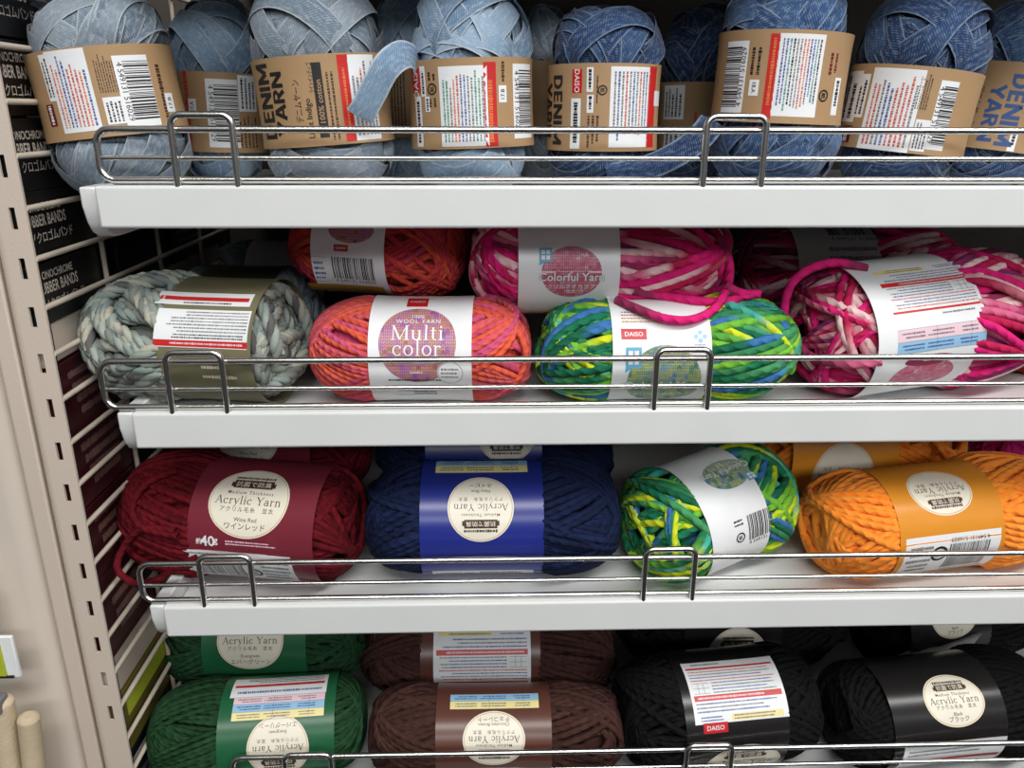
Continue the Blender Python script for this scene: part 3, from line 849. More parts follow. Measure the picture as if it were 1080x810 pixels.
# wire side panel
root = tag(empty('wire_side_panel', (XU, YF, .6)), 'cream wire grid closing the left side of the shelves', 'wire grid')
for i in range(-2, 24):
    z = 1.3307 - .02602 * i
    mb = MB(); mb.tube([(-.2378, YF + .001, z), (-.2378, YB, z)], .0016, 10); o = mb.build('cross_wire', M['cream_wire'], root); o.location = (-XU, -YF, -.6)
for y in (.502, .587, .672):
    mb = MB(); mb.tube([(-.2408, y, .62), (-.2408, y, 1.42)], .0016, 10); o = mb.build('upright_wire', M['cream_wire'], root); o.location = (-XU, -YF, -.6)

# neighbouring bay behind the wire: boxes of rubber bands
M['box_black'] = surf('black_card', (20, 19, 20), .42, var=.1); M['box_maroon'] = surf('maroon_card', (96, 22, 30), .4, var=.08); M['maroon_dark'] = surf('dark_maroon_card', (58, 14, 22), .45)
M['olive_pack'] = surf('olive_pack', (104, 92, 40), .5); M['pale_letter'] = surf('print_pale_letter', (206, 196, 186), .5)
M['dim_letter'] = surf('print_dim_letter', (128, 96, 90), .5)
XB = -.2432


def side_print(sh, name, root, y0, zc, base):
    o = sh.build(name, lambda V: np.stack([np.full(len(V), XB + .0001 + .00005 * 0), y0 + V[:, 0] / 1000, zc + V[:, 1] / 1000], 1), root); o.location = base; return o


zb = [(1.3355, 'black rubber band box behind the wire grid, topmost of its stack'), (1.2975, 'black rubber band box behind the wire grid, second from the top'),
      (1.2595, 'black rubber band box behind the wire grid, level with the top shelf front'), (1.2225, 'black rubber band box behind the wire grid, just under the top shelf'),
      (1.1885, 'black rubber band box behind the wire grid, lowest, resting on the neighbouring shelf')]
for i, (z, lab) in enumerate(zb):
    h = .0372 if i < 4 else .0332
    root = tag(empty('rubber_band_box', (XB, .424, z)), lab, 'box', 'black rubber band boxes'); base = (-XB, -.424, -z)
    mb = MB(); mb.box(XB - .012, .424, z + .0004, XB, .515, z + h); o = mb.build('carton', M['box_black'], root, .0006); o.location = base
    sh = Sheet(); pl = M['pale_letter']
    yo = [.446, .444, .446, .4475, .449][i]
    sh.text('MONOCHROME', 0, 9.2, 6.2, pl, 1, .012, wide=.82); sh.text('RUBBER BANDS', 1, 2.2, 8.6, pl, 1, .016, wide=.72); sh.text('モノクロゴムバンド', 3, -6.6, 6.6, pl, 1, .006, wide=.85)
    side_print(sh, 'lettering', root, yo, z + h / 2 + .001, base)
def plain_box(name, lab, cat, z0, z1, y0, y1, mat, band=None, grp=None, text=None, xb=XB, depth=.012):
    root = tag(empty(name, (xb, y0, z0)), lab, cat, grp); base = (-xb, -y0, -z0)
    mb = MB(); mb.box(xb - depth, y0, z0 + .0003, xb, y1, z1); o = mb.build('carton', mat, root, .0006); o.location = base
    if band:
        sh = Sheet(); wd = (y1 - y0) * 1000; ht = (z1 - z0) * 1000
        band(sh, wd, ht)
        o = sh.build('print_or_gloss', lambda V: np.stack([np.full(len(V), xb + .0001) + .00004 * V[:, 2], (y0 + y1) / 2 + V[:, 0] / 1000, (z0 + z1) / 2 + V[:, 1] / 1000], 1), root); o.location = base
    return root
def gloss_highlight(sh, wd, ht):
    sh.rect(0, ht * .28, wd * .86, ht * .16, P['grey_paper'], 1); sh.lines(-wd * .1, -ht * .1, wd * .6, ht * .3, 2, P['grey_ink'], 1)  # pale strip paints a glossy highlight; the rows below are print
plain_box('flat_pack', 'dark flat pack with a painted pale highlight deep behind the wire grid, above the grey-green ball', 'pack', 1.2225, 1.2585, .525, .61, M['box_black'], gloss_highlight)
plain_box('flat_pack', 'dark flat pack lying lower, deep behind the wire grid', 'pack', 1.1885, 1.2215, .525, .61, M['box_black'], None)
plain_box('flat_pack', 'dark pack farthest back behind the wire grid', 'pack', 1.1885, 1.2355, .62, .72, M['box_black'], gloss_highlight)
def maroon(sh, wd, ht):
    sh.rect(-wd * .44, 0, wd * .1, ht * .9, M['box_maroon'], 1)
    for q in range(4): sh.lines(wd * .0, ht * (.30 - .18 * q), wd * (.62 - .06 * q), ht * .15, 1, M['dim_letter'], 2, fill=.75)
mz = [(1.1205, 1.1645, 'highest of its stack'), (1.0745, 1.1195, 'second of its stack'), (1.0255, 1.0735, 'third of its stack'), (.967, 1.0245, 'lowest of its stack')]
for i, (a, b, t) in enumerate(mz):
    plain_box('maroon_box', 'dark maroon printed carton behind the wire grid, ' + t, 'box', a, b, .424, .515, M['maroon_dark'], maroon, 'maroon cartons')
for i, (z0, z1, lab) in enumerate([(1.1655, 1.188, 'pale shelf edge of the neighbouring bay under the black boxes'), (.938, .9665, 'pale shelf edge of the neighbouring bay under the maroon cartons')]):
    mb = MB(); mb.box(-.2555, .424, z0, XB - .002, .73, z1); o = mb.build('neighbour_shelf', M['cream_steel'], None, .001); tag(o, lab, 'shelf', 'neighbouring shelves')
def olive(sh, wd, ht):
    sh.rect(0, ht * .2, wd * .7, ht * .3, P['lime'], 1); sh.lines(0, -ht * .2, wd * .7, ht * .25, 2, P['ink'], 1)
plain_box('olive_pack', 'olive and yellow printed pack behind the wire beside the upper green ball', 'pack', .893, .9375, .424, .52, M['olive_pack'], olive)
plain_box('olive_pack', 'dark pack under the olive one, behind the wire beside the lower green ball', 'pack', .845, .8925, .424, .52, M['box_black'], gloss_highlight)
mb = MB(); mb.box(-.37, .426, .62, -.3635, .735, 1.55); o = mb.build('wall_left', M['dark'], smooth=False); tag(o, kind='structure')

# goods at the lower left edge
root = tag(empty('hanging_card_pack', (-.305, .392, .982)), 'white and lime card pack hanging at the far left edge', 'pack')
M['film'] = surf('clear_film', (216, 214, 208), .2, var=.04)
def card_pack():
    mb = MB(); mb.box(-.345, .398, .982, -.2797, .4005, 1.0105); o = mb.build('card', P['white'], root, .0006); o.location = (.305, -.392, -.982)
    mb = MB(); mb.box(-.345, .3965, .984, -.2868, .3979, 1.0062); o = mb.build('lime_panel', P['lime'], root, .0004); o.location = (.305, -.392, -.982)
    mb = MB(); mb.box(-.345, .3985, 1.0107, -.291, .4, 1.05); o = mb.build('header', M['film'], root, .0004); o.location = (.305, -.392, -.982)
    mb = MB(); mb.box(-.32, .397, .9823, -.283, .3979, .9838); o = mb.build('dark_edge', P['ink'], root); o.location = (.305, -.392, -.982)
card_pack()
M['cream_rope'] = surf('cream_cotton', (206, 188, 158), .8, bump=.6, bscale=500, var=.1); M['white_rope'] = surf('white_cotton', (214, 208, 196), .8, bump=.6, bscale=500, var=.08)
def roll(x, r, ztop, lab, mat, clip):
    rt = tag(empty('cotton_roll', (x, .392, .70)), lab, 'cotton roll', 'cotton rolls at the lower left corner')
    V = MB(); pts = [(x + .004 * math.sin(i * .5), .392, .70 + (ztop - .70) * i / 14) for i in range(15)]; V.tube(pts, r, 18); o = V.build('roll', mat, rt, .003); o.location = (-x, -.392, -.70)
    if clip:
        V = MB(); V.box(x - r * .9, .392 - r - .001, ztop - .006, x + r * .9, .392 + .002, ztop + .003); o = V.build('paper_tab', P['grey_ink'], rt, .001); o.location = (-x, -.392, -.70)
roll(-.3070, .0072, .957, 'white cotton roll at the very left edge under the lime card pack', M['white_rope'], False)
roll(-.2925, .0068, .9725, 'cream cotton roll with a grey tab at the lower left corner', M['cream_rope'], True)
roll(-.2790, .0062, .960, 'cream cotton roll nearest the slotted upright', M['cream_rope'], False)

# ------------------------------------------------------------------ artwork shared by many bands
W_ = P['white']


def colour_lines(sh, cx, cy, wd, ht, rows, inks, layer=3, fill=.42):
    for k in range(rows):
        sh.lines(cx, cy + ht / 2 - ht * (k + .5) / rows, wd, ht / rows, 1, inks[k % len(inks)], layer, fill=fill, rng=random.Random(k * 17 + rows))


def badge(ball, box, rot, en, jp, name='badge'):
    sh = ball.sheet(*box, rot=rot); w_, h = sh.w, sh.h; br = P['brown_ink']; f = w_ / 44
    sh.oval(0, 0, w_ / 2, h / 2, P['cream'], 1); sh.ring(0, 0, w_ / 2 - 1.0, h / 2 - 1.0, .35, P['tan'], 2)
    sh.lines(0, h * .335, w_ * .5, 2.2, 1, br, 3, fill=.8, ragged=0)
    sh.rect(0, h * .235, w_ * .5, h * .125, br, 2); sh.rect(-w_ * .255, h * .225, w_ * .05, h * .07, br, 2); sh.rect(w_ * .255, h * .225, w_ * .05, h * .07, br, 2)
    sh.text('抗菌で防臭', 0, h * .235, 3.7 * f, P['cream'], 3, .004, wide=1.08)
    sh.text('Medium Thickness', 0, h * .105, 2.7 * f, br, 3, .004, space=1.25)
    sh.serif('Acrylic Yarn', 0, h * -.01, 6.3 * f, br, 3, .05)
    sh.text('アクリル毛糸　並太', 0, h * -.125, 3.0 * f, br, 3, .0, space=1.25)
    if en: sh.text(en, 0, h * -.255, 3.1 * f, br, 3)
    if jp: sh.text(jp, 0, h * -.345, 3.9 * f, br, 3)
    return ball.stick(sh, name)


def brand(sh, cx, cy, wd, ht, rot=0):
    sh.rect(cx, cy, wd if rot in (0, 180) else ht, ht if rot in (0, 180) else wd, P['daiso_red'], 2)
    sh.text('DAISO', cx, cy, wd / 4.0, W_, 3, .008, rot=rot)


def barcode_sticker(ball, box, rot, seed=1, name='barcode_sticker'):
    sh = ball.sheet(*box, rot=rot); w_, h = sh.w, sh.h
    sh.rect(0, 0, w_, h, W_, 1); sh.barcode(-w_ * .18, -h * .04, w_ * .42, h * .74, 3, seed=seed)
    sh.ring(w_ * .13, -h * .12, h * .14, h * .14, h * .05, P['ink'], 3); sh.text('紙', w_ * .13, -h * .12, h * .18, P['ink'], 3)
    sh.lines(w_ * .34, 0, w_ * .26, h * .7, 5, P['grey_ink'], 3); sh.lines(-w_ * .2, h * .42, w_ * .5, h * .1, 1, P['grey_ink'], 3)
    return ball.stick(sh, name)


def care_label(ball, box, rot, yellow=True, name='care_label'):
    sh = ball.sheet(*box, rot=rot); w_, h = sh.w, sh.h
    sh.rect(0, 0, w_, h, W_, 1)
    if yellow: sh.rect(w_ * .17, h * -.43, w_ * .55, h * .1, P['pale_yellow'], 2); sh.lines(w_ * .17, h * -.43, w_ * .5, h * .09, 2, P['grey_ink'], 3); sh.lines(-w_ * .3, h * -.43, w_ * .26, h * .09, 2, P['blue_ink'], 3)
    colour_lines(sh, 0, h * -.27, w_ * .92, h * .17, 3, [P['blue_ink'], P['grey_ink'], P['blue_ink']])
    sh.rect(0, h * -.13, w_ * .94, h * .085, P['red'], 2); sh.lines(0, h * -.13, w_ * .86, h * .06, 1, P['pale_pink'], 3)
    sh.frame_lines(-w_ * .37, h * .02, w_ * .18, h * .16, (.33, .66), 2, P['grey_ink'], 3); colour_lines(sh, w_ * .1, h * .02, w_ * .7, h * .2, 4, [P['blue_ink'], P['grey_ink']])
    colour_lines(sh, 0, h * .22, w_ * .92, h * .2, 4, [P['red_ink'], P['grey_ink'], P['blue_ink'], P['red_ink']])
    sh.rect(0, h * .36, w_ * .94, h * .035, P['red'], 2); sh.lines(-w_ * .2, h * .44, w_ * .4, h * .06, 1, P['grey_ink'], 3)
    return ball.stick(sh, name)


def needle_table(ball, box, rot, rows=3, name='needle_table', cols=None):
    sh = ball.sheet(*box, rot=rot); w_, h = sh.w, sh.h; cols = cols or [P['pale_pink'], P['pale_blue'], P['pale_yellow']][-rows:]
    for k, c in enumerate(cols):
        y = -h / 2 + h * (k + .5) / rows; sh.rect(0, y, w_, h / rows, c, 1)
        for fx, fw in ((-.3, .2), (.02, .3), (.33, .26)): sh.lines(w_ * fx, y, w_ * fw, h / rows * .62, 2, P['blue_ink'] if c is P['pale_blue'] else P['grey_ink'], 3, fill=.5, ragged=.2)
    sh.frame_lines(0, 0, w_, h, (.17, .56), rows, P['grey_ink'], 2, .2)
    return ball.stick(sh, name)


def knit_badge(ball, box, rot, art, title, sub, flag=True, name='badge'):
    sh = ball.sheet(*box, rot=rot); w_, h = sh.w, sh.h
    sh.oval(0, 0, w_ / 2, h / 2, P[art], 1)
    if flag:
        fx, fy = -w_ * .43, h * .34; sh.rect(fx, fy, w_ * .21, h * .26, P['sky'], 2); sh.put([(fx - w_ * .105, fy - h * .13), (fx + w_ * .0, fy - h * .13), (fx - w_ * .105, fy - h * .2)], [(0, 1, 2)], P['sky'], 2)
        for a in (-.04, .04):
            for b in (-.05, .05): sh.rect(fx + w_ * a, fy + h * b, w_ * .06, h * .075, W_, 3)
    sh.text(title, 0, -h * .07, w_ * .195, P['ink'], 3, .035); sh.text(title, 0, -h * .07, w_ * .195, W_, 4, .016)
    sh.text(sub, 0, -h * .26, w_ * .10, W_, 3, .004); sh.text('並太', 0, -h * .36, w_ * .08, W_, 3)
    return ball.stick(sh, name)


# ------------------------------------------------------------------ top shelf: balls of denim tape
G1_ = 'denim tape balls on the top shelf'
def dball(label, box, tint, band, seed, Yc=.478, yaw=0, tilt=0, turns=32, width=.0135, group=G1_, alpha=(26, 62), flat=.92, seam=-150):
    b = Ball(label, 'denim yarn ball', group, 'denim_yarn_ball', box=box, Yc=Yc, yaw=yaw, tilt=tilt, flat=flat, upright=True, n=3.0, shelf=SZ[0], fill=True)
    b.set_band(band[0], band[1], P['kraft'], seam=seam); b.wrap(DN[tint], width, turns, 56, seed, alpha)
    return b
def word(b, box, rot, text, ink, bold=0.0, blocky=False, sh=None, layer=2, name='lettering'):
    t = sh or b.sheet(*box, rot=rot); cu, cv, du, dv = b.rect_of(*box); t.frame(cu, cv, rot)
    V, F = block(text) if blocky else glyphs(text, bold); e_ = V.max(0) - V.min(0); V = (V - (V.max(0) + V.min(0)) / 2) / e_ * np.array([du, dv])
    t.put(V, F, P[ink], layer); return t
d1 = dball('faded light denim ball at the left end of the top shelf, barcode facing out', (40, 192, -8, 194), 'pale', (46, 144), 11, .470, tilt=-6, yaw=-4)
sh = d1.sheet(57, 52, 98, 141, 0); w_, h = sh.w, sh.h
def denim_label(b, box, rot, inks, strip=None, name='care_label', rows=9):
    sh = b.sheet(*box, rot=rot); L_, H_ = sh.w, sh.h
    sh.rect(0, 0, L_, H_, P['white'], 1); colour_lines(sh, 0, 0, L_ * .88, H_ * .88, rows, inks, 3, .5)
    if strip: sh.rect(L_ * -.0, H_ * strip * .5, L_, H_ * .2, P['red'], 2); sh.lines(0, H_ * strip * .5, L_ * .86, H_ * .13, 1, P['orange_ink'], 3, fill=.7)
    return b.stick(sh, name)
def white_tag(b, box, rot=0, rows=2, text=None, mat='white', name='small_tag', bold=.006):
    sh = b.sheet(*box, rot=rot); sh.rect(0, 0, sh.w, sh.h, P[mat], 1)
    if text: sh.text(text, 0, 0, min(sh.h * .8, sh.w / max(1, len(text)) * 1.5), P['ink'], 3, bold)
    elif rows: sh.lines(0, 0, sh.w * .84, sh.h * .84, rows, P['ink'] if mat != 'dark_red' else W_, 3)
    return b.stick(sh, name)
def denim_bar(b, box, rot, seed):
    sh = b.sheet(*box, rot=rot); sh.rect(0, 0, sh.w, sh.h, W_, 1); sh.barcode(0, sh.h * .06, sh.w * .84, sh.h * .86, 3, seed=seed); return b.stick(sh, 'barcode')
def fine_print(b, box, rot, rows, mat='brown_ink', name='fine_print'):
    sh = b.sheet(*box, rot=rot); sh.lines(0, 0, sh.w, sh.h, rows, P[mat], 1); return b.stick(sh, name)
def recycle(sh, cx, cy, r):
    sh.ring(cx, cy, r, r, r * .3, P['ink'], 3); sh.text('紙', cx, cy, r * 1.1, P['ink'], 3, .01)
def letters(b, box, rot, items, name='lettering'):
    """items: (text, dx, dy as share of the box, size mm, ink, bold)"""
    sh = b.sheet(*box, rot=rot)
    for t, dx, dy, sz, ink, bd in items:
        if bd >= .03: sh.block(t, dx * sh.w, dy * sh.h, sz, P[ink], 2); continue
        sh.text(t, dx * sh.w, dy * sh.h, sz, P[ink], 2, bd)
    return b.stick(sh, name)
denim_label(d1, (56, 52, 97, 141), 0, [P['red_ink'], P['orange_ink'], P['blue_ink'], P['blue_ink'], P['red_ink'], P['red_ink']], rows=9)
white_tag(d1, (47, 57, 55, 108), 0, 2); white_tag(d1, (52, 110, 59, 134), 0, 1, mat='dark_red')
fine_print(d1, (100, 56, 122, 98), 0, 8); white_tag(d1, (111, 102, 132, 131), 0, 4)
denim_bar(d1, (127, 58, 163, 134), 180, 3); fine_print(d1, (166, 52, 174, 132), 0, 1, 'brown_ink')
white_tag(d1, (175, 98, 183, 118), 0, 1, '17.B'); fine_print(d1, (184, 52, 191, 98), 0, 1, 'red', 'red_strip')

d2 = dball('blue denim ball set back, second from the left end of the top shelf', (186, 280, 4, 186), 'light', (76, 161), 12, .550, yaw=12, tilt=2)
denim_bar(d2, (219, 84, 252, 156), 180, 4); fine_print(d2, (194, 74, 203, 158), 0, 1, 'red', 'red_strip'); white_tag(d2, (199, 104, 207, 120), 0, 1, '17.A')
white_tag(d2, (252, 80, 270, 118), 0, 4); fine_print(d2, (253, 122, 272, 156), 0, 5)

d3 = dball('light denim ball with bold black lettering and a red-edged price label', (268, 414, -14, 187), 'pale', (56, 154), 13, .474, tilt=-4)
b = d3; sh = word(b, (276, 68, 287, 148), 0, 'DENIM', 'ink', blocky=True); word(b, (289, 76, 302, 145), 0, 'YARN', 'ink', blocky=True, sh=sh); b.stick(sh, 'lettering')
sh = word(b, (310, 84, 318, 130), 0, 'デニムヤーン', 'ink', .0); word(b, (324, 104, 332, 146), 0, 'Light Indigo', 'ink', .012, sh=sh); word(b, (324, 66, 330, 98), 0, 'ライトインディゴ', 'ink', 0, sh=sh); b.stick(sh, 'colour_name')
sh = b.sheet(333, 66, 343, 146); sh.rect(0, 0, sh.w, sh.h, P['ink'], 1); word(b, (335, 84, 341, 130), 0, '100% cotton', 'kraft', .012, sh=sh, layer=3); b.stick(sh, 'fibre_note')
fine_print(d3, (346, 72, 356, 148), 0, 2); sh = d3.sheet(360, 58, 371, 150); sh.rect(0, 0, sh.w, sh.h, P['red'], 1); sh.lines(0, 0, sh.w * .8, sh.h * .5, 1, P['orange_ink'], 2); d3.stick(sh, 'red_strip')
denim_label(d3, (372, 58, 398, 148), 0, [P['grey_ink'], P['grey_ink'], P['red_ink'], P['grey_ink']], rows=6)

d3b = dball('light denim ball in shadow set back between the two palest balls', (392, 470, 0, 184), 'light', (60, 145), 14, .560, yaw=6, seam=40)
fine_print(d3b, (412, 70, 428, 140), 0, 5, 'ink')

d4 = dball('light blue denim ball with a loose tape end arching off its left side', (428, 566, -10, 187), 'light', (60, 157), 15, .474, tilt=-2)
denim_label(d4, (464, 70, 514, 155), 0, [P['teal_ink'], P['green_ink'], P['grey_ink'], P['orange_ink'], P['red_ink'], P['blue_ink'], P['blue_ink'], P['grey_ink'], P['grey_ink']], rows=12)
sh = d4.sheet(511, 66, 524, 155); sh.rect(0, 0, sh.w, sh.h, P['red'], 1); sh.lines(0, 0, sh.w * .9, sh.h * .6, 1, P['orange_ink'], 2, fill=.6); d4.stick(sh, 'red_strip')
denim_bar(d4, (544, 68, 560, 146), 180, 5); white_tag(d4, (526, 90, 534, 108), 0, 1, '17.B'); fine_print(d4, (527, 64, 533, 86), 0, 1)
sh = d4.sheet(435, 72, 443, 98); sh.rect(0, 0, sh.w, sh.h, P['daiso_red'], 1); sh.text('DAISO', 0, 0, sh.h * .75, W_, 2, .006); d4.stick(sh, 'brand_mark')
white_tag(d4, (444, 70, 449, 102), 0, 1); white_tag(d4, (449, 102, 454, 118), 0, 1); white_tag(d4, (440, 102, 446, 155), 0, 1)
sh = d4.sheet(450, 74, 462, 114); recycle(sh, 0, 0, sh.h * .34); sh.lines(sh.w * .35, 0, sh.w * .25, sh.h * .8, 2, P['ink'], 2); sh.lines(-sh.w * .35, 0, sh.w * .25, sh.h * .8, 2, P['ink'], 2); d4.stick(sh, 'paper_mark')
d4.loose([(442, 70, .462), (434, 59, .452), (423, 58, .443), (408, 70, .437), (395, 94, .4365), (385, 113, .4375), (379, 123, .439)], .0145, True, 'loose_tape', (.5, -.75, .3))

d4b = dball('pale denim ball deep in shadow behind the first dark one', (548, 605, 12, 180), 'pale', (64, 142), 16, .545)
d5 = dball('dark denim ball with black lettering running down its left side', (574, 698, 9, 188), 'dark', (66, 160), 17, .476)
sh = word(d5, (584, 80, 593, 153), 180, 'DENIM', 'ink', blocky=True); word(d5, (576.5, 88, 582.5, 145), 180, 'YARN', 'ink', blocky=True, sh=sh); d5.stick(sh, 'lettering')
sh = d5.sheet(604, 73, 614, 98, 180); sh.rect(0, 0, sh.w, sh.h, P['daiso_red'], 1); sh.text('DAISO', 0, 0, sh.h * .72, W_, 2, .006); d5.stick(sh, 'brand_mark')
white_tag(d5, (602, 104, 612, 157), 180, 1); white_tag(d5, (619, 71, 626, 97), 180, 1); white_tag(d5, (619, 100, 626, 119), 180, 1)
sh = d5.sheet(629, 76, 642, 114, 180); recycle(sh, 0, 0, sh.h * .34); sh.lines(0, -sh.h * .42, sh.w * .8, sh.h * .2, 1, P['ink'], 2); d5.stick(sh, 'paper_mark')
denim_label(d5, (646, 71, 685, 156), 180, [P['blue_ink'], P['grey_ink'], P['red_ink'], P['grey_ink']], rows=10)
sh = d5.sheet(683, 71, 690, 156); sh.rect(0, 0, sh.w, sh.h, P['red'], 1); d5.stick(sh, 'red_strip'); white_tag(d5, (691, 96, 695, 112), 180, 0); fine_print(d5, (618, 122, 632, 156), 180, 3, 'brown_ink')

d6 = dball('dark denim ball set back in the gap, its tape trailing forward over the shelf', (694, 776, 10, 184), 'dark', (86, 158), 18, .560, yaw=-6)
white_tag(d6, (700, 90, 720, 126), 0, 5); fine_print(d6, (730, 108, 736, 152), 0, 1, 'red'); white_tag(d6, (735, 126, 742, 136), 0, 1); white_tag(d6, (700, 138, 716, 158), 0, 3)
d6.loose([(752, 128, .462), (738, 145, .452), (718, 160, .446), (690, 174, .444), (660, 182, .4445), (640, 186, .445)], .015, True, 'loose_tape', (0, -.8, .6))

d7 = dball('medium blue denim ball lifted highest, barcode at its left and red strip mid-label', (750, 892, -16, 188), 'mid', (30, 130), 19, .472, tilt=2)
denim_bar(d7, (764, 44, 785, 119), 0, 6); white_tag(d7, (790, 84, 800, 101), 180, 1, '18.A'); fine_print(d7, (791, 50, 804, 80), 180, 2, 'ink')
sh = d7.sheet(808, 36, 818, 127, 180); sh.rect(0, 0, sh.w, sh.h, P['red'], 1); sh.lines(0, 0, sh.w * .9, sh.h * .5, 1, P['orange_ink'], 2, fill=.7); d7.stick(sh, 'red_strip')
denim_label(d7, (819, 36, 866, 124), 180, [P['ink'], P['teal_ink'], P['blue_ink'], P['blue_ink'], P['orange_ink'], P['red_ink'], P['grey_ink'], P['grey_ink']], rows=12)
sh = d7.sheet(862, 82, 874, 120, 180); recycle(sh, 0, 0, sh.h * .34); d7.stick(sh, 'paper_mark'); fine_print(d7, (874, 56, 884, 80), 180, 2, 'dark_red'); white_tag(d7, (878, 82, 884, 122), 180, 1)

d8 = dball('dark denim ball leaning right, large white printed label and edge barcode', (892, 1030, -6, 188), 'dark', (68, 162), 20, .474, tilt=6, yaw=3)
denim_label(d8, (912, 72, 966, 160), 0, [P['red_ink'], P['red_ink'], P['grey_ink'], P['blue_ink'], P['blue_ink'], P['red_ink'], P['red_ink']], rows=10)
white_tag(d8, (892, 76, 902, 128), 0, 2); white_tag(d8, (904, 78, 914, 124), 0, 2); white_tag(d8, (888, 132, 897, 150), 0, 1, mat='dark_red')
fine_print(d8, (968, 76, 982, 116), 0, 5); white_tag(d8, (962, 126, 978, 160), 0, 4); denim_bar(d8, (984, 85, 1003, 160), 180, 7)

d9 = dball('dark denim ball at the right end of the top shelf with big blue lettering', (1004, 1122, 10, 188), 'mid', (64, 160), 21, .520, tilt=7, yaw=4)
sh = word(d9, (1058, 78, 1078, 156), 180, 'DENIM', 'blue_letter', blocky=True); word(d9, (1037, 88, 1055, 150), 180, 'YARN', 'blue_letter', blocky=True, sh=sh); word(d9, (1027, 90, 1034, 134), 180, 'デニムヤーン', 'ink', sh=sh); word(d9, (1013, 84, 1024, 132), 180, 'ブリーチ', 'ink', .004, sh=sh); d9.stick(sh, 'lettering')
white_tag(d9, (1064, 136, 1072, 160), 180, 1)

# ------------------------------------------------------------------ second shelf: multicoloured skeins
G2_ = 'multicoloured wool skeins on the second shelf'
m1 = Ball('chunky grey-green wool ball with an olive band at the left of the second shelf', 'yarn ball', G2_, box=(94, 330, 288, 428), Yc=.478, fill=True, shelf=SZ[1], yaw=-9, flat=.85, n=2.9)
m1.set_band(162, 262, P['olive_band']); m1.wind(Y['grey'], .0080, 46, 110, 6, 31, (24, 46), (2, 5), plies=3)
sh = m1.sheet(166, 309, 267, 322, 180); sh.rect(0, 0, sh.w, sh.h, W_, 1); sh.rect(0, sh.h * .02, sh.w * .94, sh.h * .3, P['red'], 2); sh.lines(0, sh.h * .34, sh.w * .6, sh.h * .2, 1, P['ink'], 3); m1.stick(sh, 'price_strip')
sh = m1.sheet(163, 326, 262, 366, 180); sh.rect(0, 0, sh.w, sh.h, W_, 1); sh.rect(0, sh.h * .40, sh.w, sh.h * .16, P['red'], 2); sh.lines(0, sh.h * .4, sh.w * .9, sh.h * .1, 1, P['pale_pink'], 3)
sh.lines(-sh.w * .05, -sh.h * .16, sh.w * .86, sh.h * .6, 7, P['grey_ink'], 3, fill=.45); sh.lines(-sh.w * .05, sh.h * .22, sh.w * .8, sh.h * .14, 2, P['ink'], 3); m1.stick(sh, 'care_label')
sh = m1.sheet(160, 380, 262, 404, 180)
sh.lines(-sh.w * .18, sh.h * .2, sh.w * .36, sh.h * .3, 1, P['cream'], 2); sh.lines(-sh.w * .12, -sh.h * .2, sh.w * .3, sh.h * .24, 1, P['cream'], 2); sh.text('30', sh.w * .4, sh.h * .25, 6, P['cream'], 2, .02); m1.stick(sh, 'lettering')
m1b = Ball('grey wool ball with a near-black olive band behind the chunky grey-green one', 'yarn ball', G2_, box=(180, 345, 272, 362), Yc=.552, shelf=SZ[1], rb=.036, yaw=-6, flat=.9)
m1b.set_band(200, 282, P['olive_dark']); m1b.wind(Y['slate'], .005, 50, 56, 6, 32)
sh = m1b.sheet(206, 284, 270, 320, 180); sh.rect(sh.w * .28, sh.h * .38, sh.w * .2, sh.h * .12, P['daiso_red'], 1); sh.lines(-sh.w * .1, sh.h * .0, sh.w * .4, sh.h * .1, 1, P['grey_ink'], 2); m1b.stick(sh, 'lettering')
m1c = Ball('pale-banded dark ball farthest back at the left of the second shelf', 'yarn ball', G2_, box=(225, 345, 252, 330), Yc=.665, shelf=SZ[1], rb=.036, flat=.9)
m1c.set_band(256, 312, P['grey_paper']); m1c.wind(Y['slate'], .005, 40, 48, 6, 33)

m2 = Ball('pink and orange wool ball with a white band and purple knit oval', 'yarn ball', G2_, box=(328, 565, 309, 425), shelf=SZ[1], yaw=-2, flat=.88, n=2.95)
m2.set_band(387, 497, P['white'], seam=-140); m2.wind(Y['multi'], .0034, 95, 64, 6, 34, (22, 46))
sh = m2.sheet(399, 324, 481, 400); sh.oval(0, 0, sh.w / 2, sh.h / 2, P['knit_multi'], 1); f = sh.w / 45
sh.text('100%', 0, sh.h * .355, 3.6 * f, W_, 3, .004); sh.text('WOOL YARN', 0, sh.h * .285, 3.9 * f, W_, 3, .004, space=1.15); sh.serif('Multi', 0, sh.h * .12, 13 * f, W_, 3, .03); sh.serif('color', 0, -sh.h * .07, 13 * f, W_, 3, .03)
sh.lines(0, -sh.h * .235, sh.w * .6, 1.4, 1, W_, 3); sh.lines(0, -sh.h * .36, sh.w * .2, 1.6, 1, W_, 3); m2.stick(sh, 'badge')
sh = m2.sheet(430, 315, 452, 323); brand(sh, 0, 0, sh.w, sh.h); m2.stick(sh, 'brand_mark')
sh = m2.sheet(461, 382, 489, 405); sh.oval(0, 0, sh.w / 2, sh.h / 2, P['white'], 3); sh.ring(0, 0, sh.w / 2 - .5, sh.h / 2 - .5, .3, P['grey_ink'], 4); sh.lines(0, 0, sh.w * .7, sh.h * .5, 3, P['grey_ink'], 4); m2.stick(sh, 'stamp')
sh = m2.sheet(410, 401, 472, 419); sh.lines(0, sh.h * .4, sh.w * .95, sh.h * .13, 1, P['ink'], 2, ragged=0); sh.frame_lines(-sh.w * .22, -sh.h * .22, sh.w * .26, sh.h * .26, (), 1, P['ink'], 2, .3); sh.lines(sh.w * .12, -sh.h * .2, sh.w * .4, sh.h * .28, 2, P['ink'], 2); m2.stick(sh, 'fine_print')
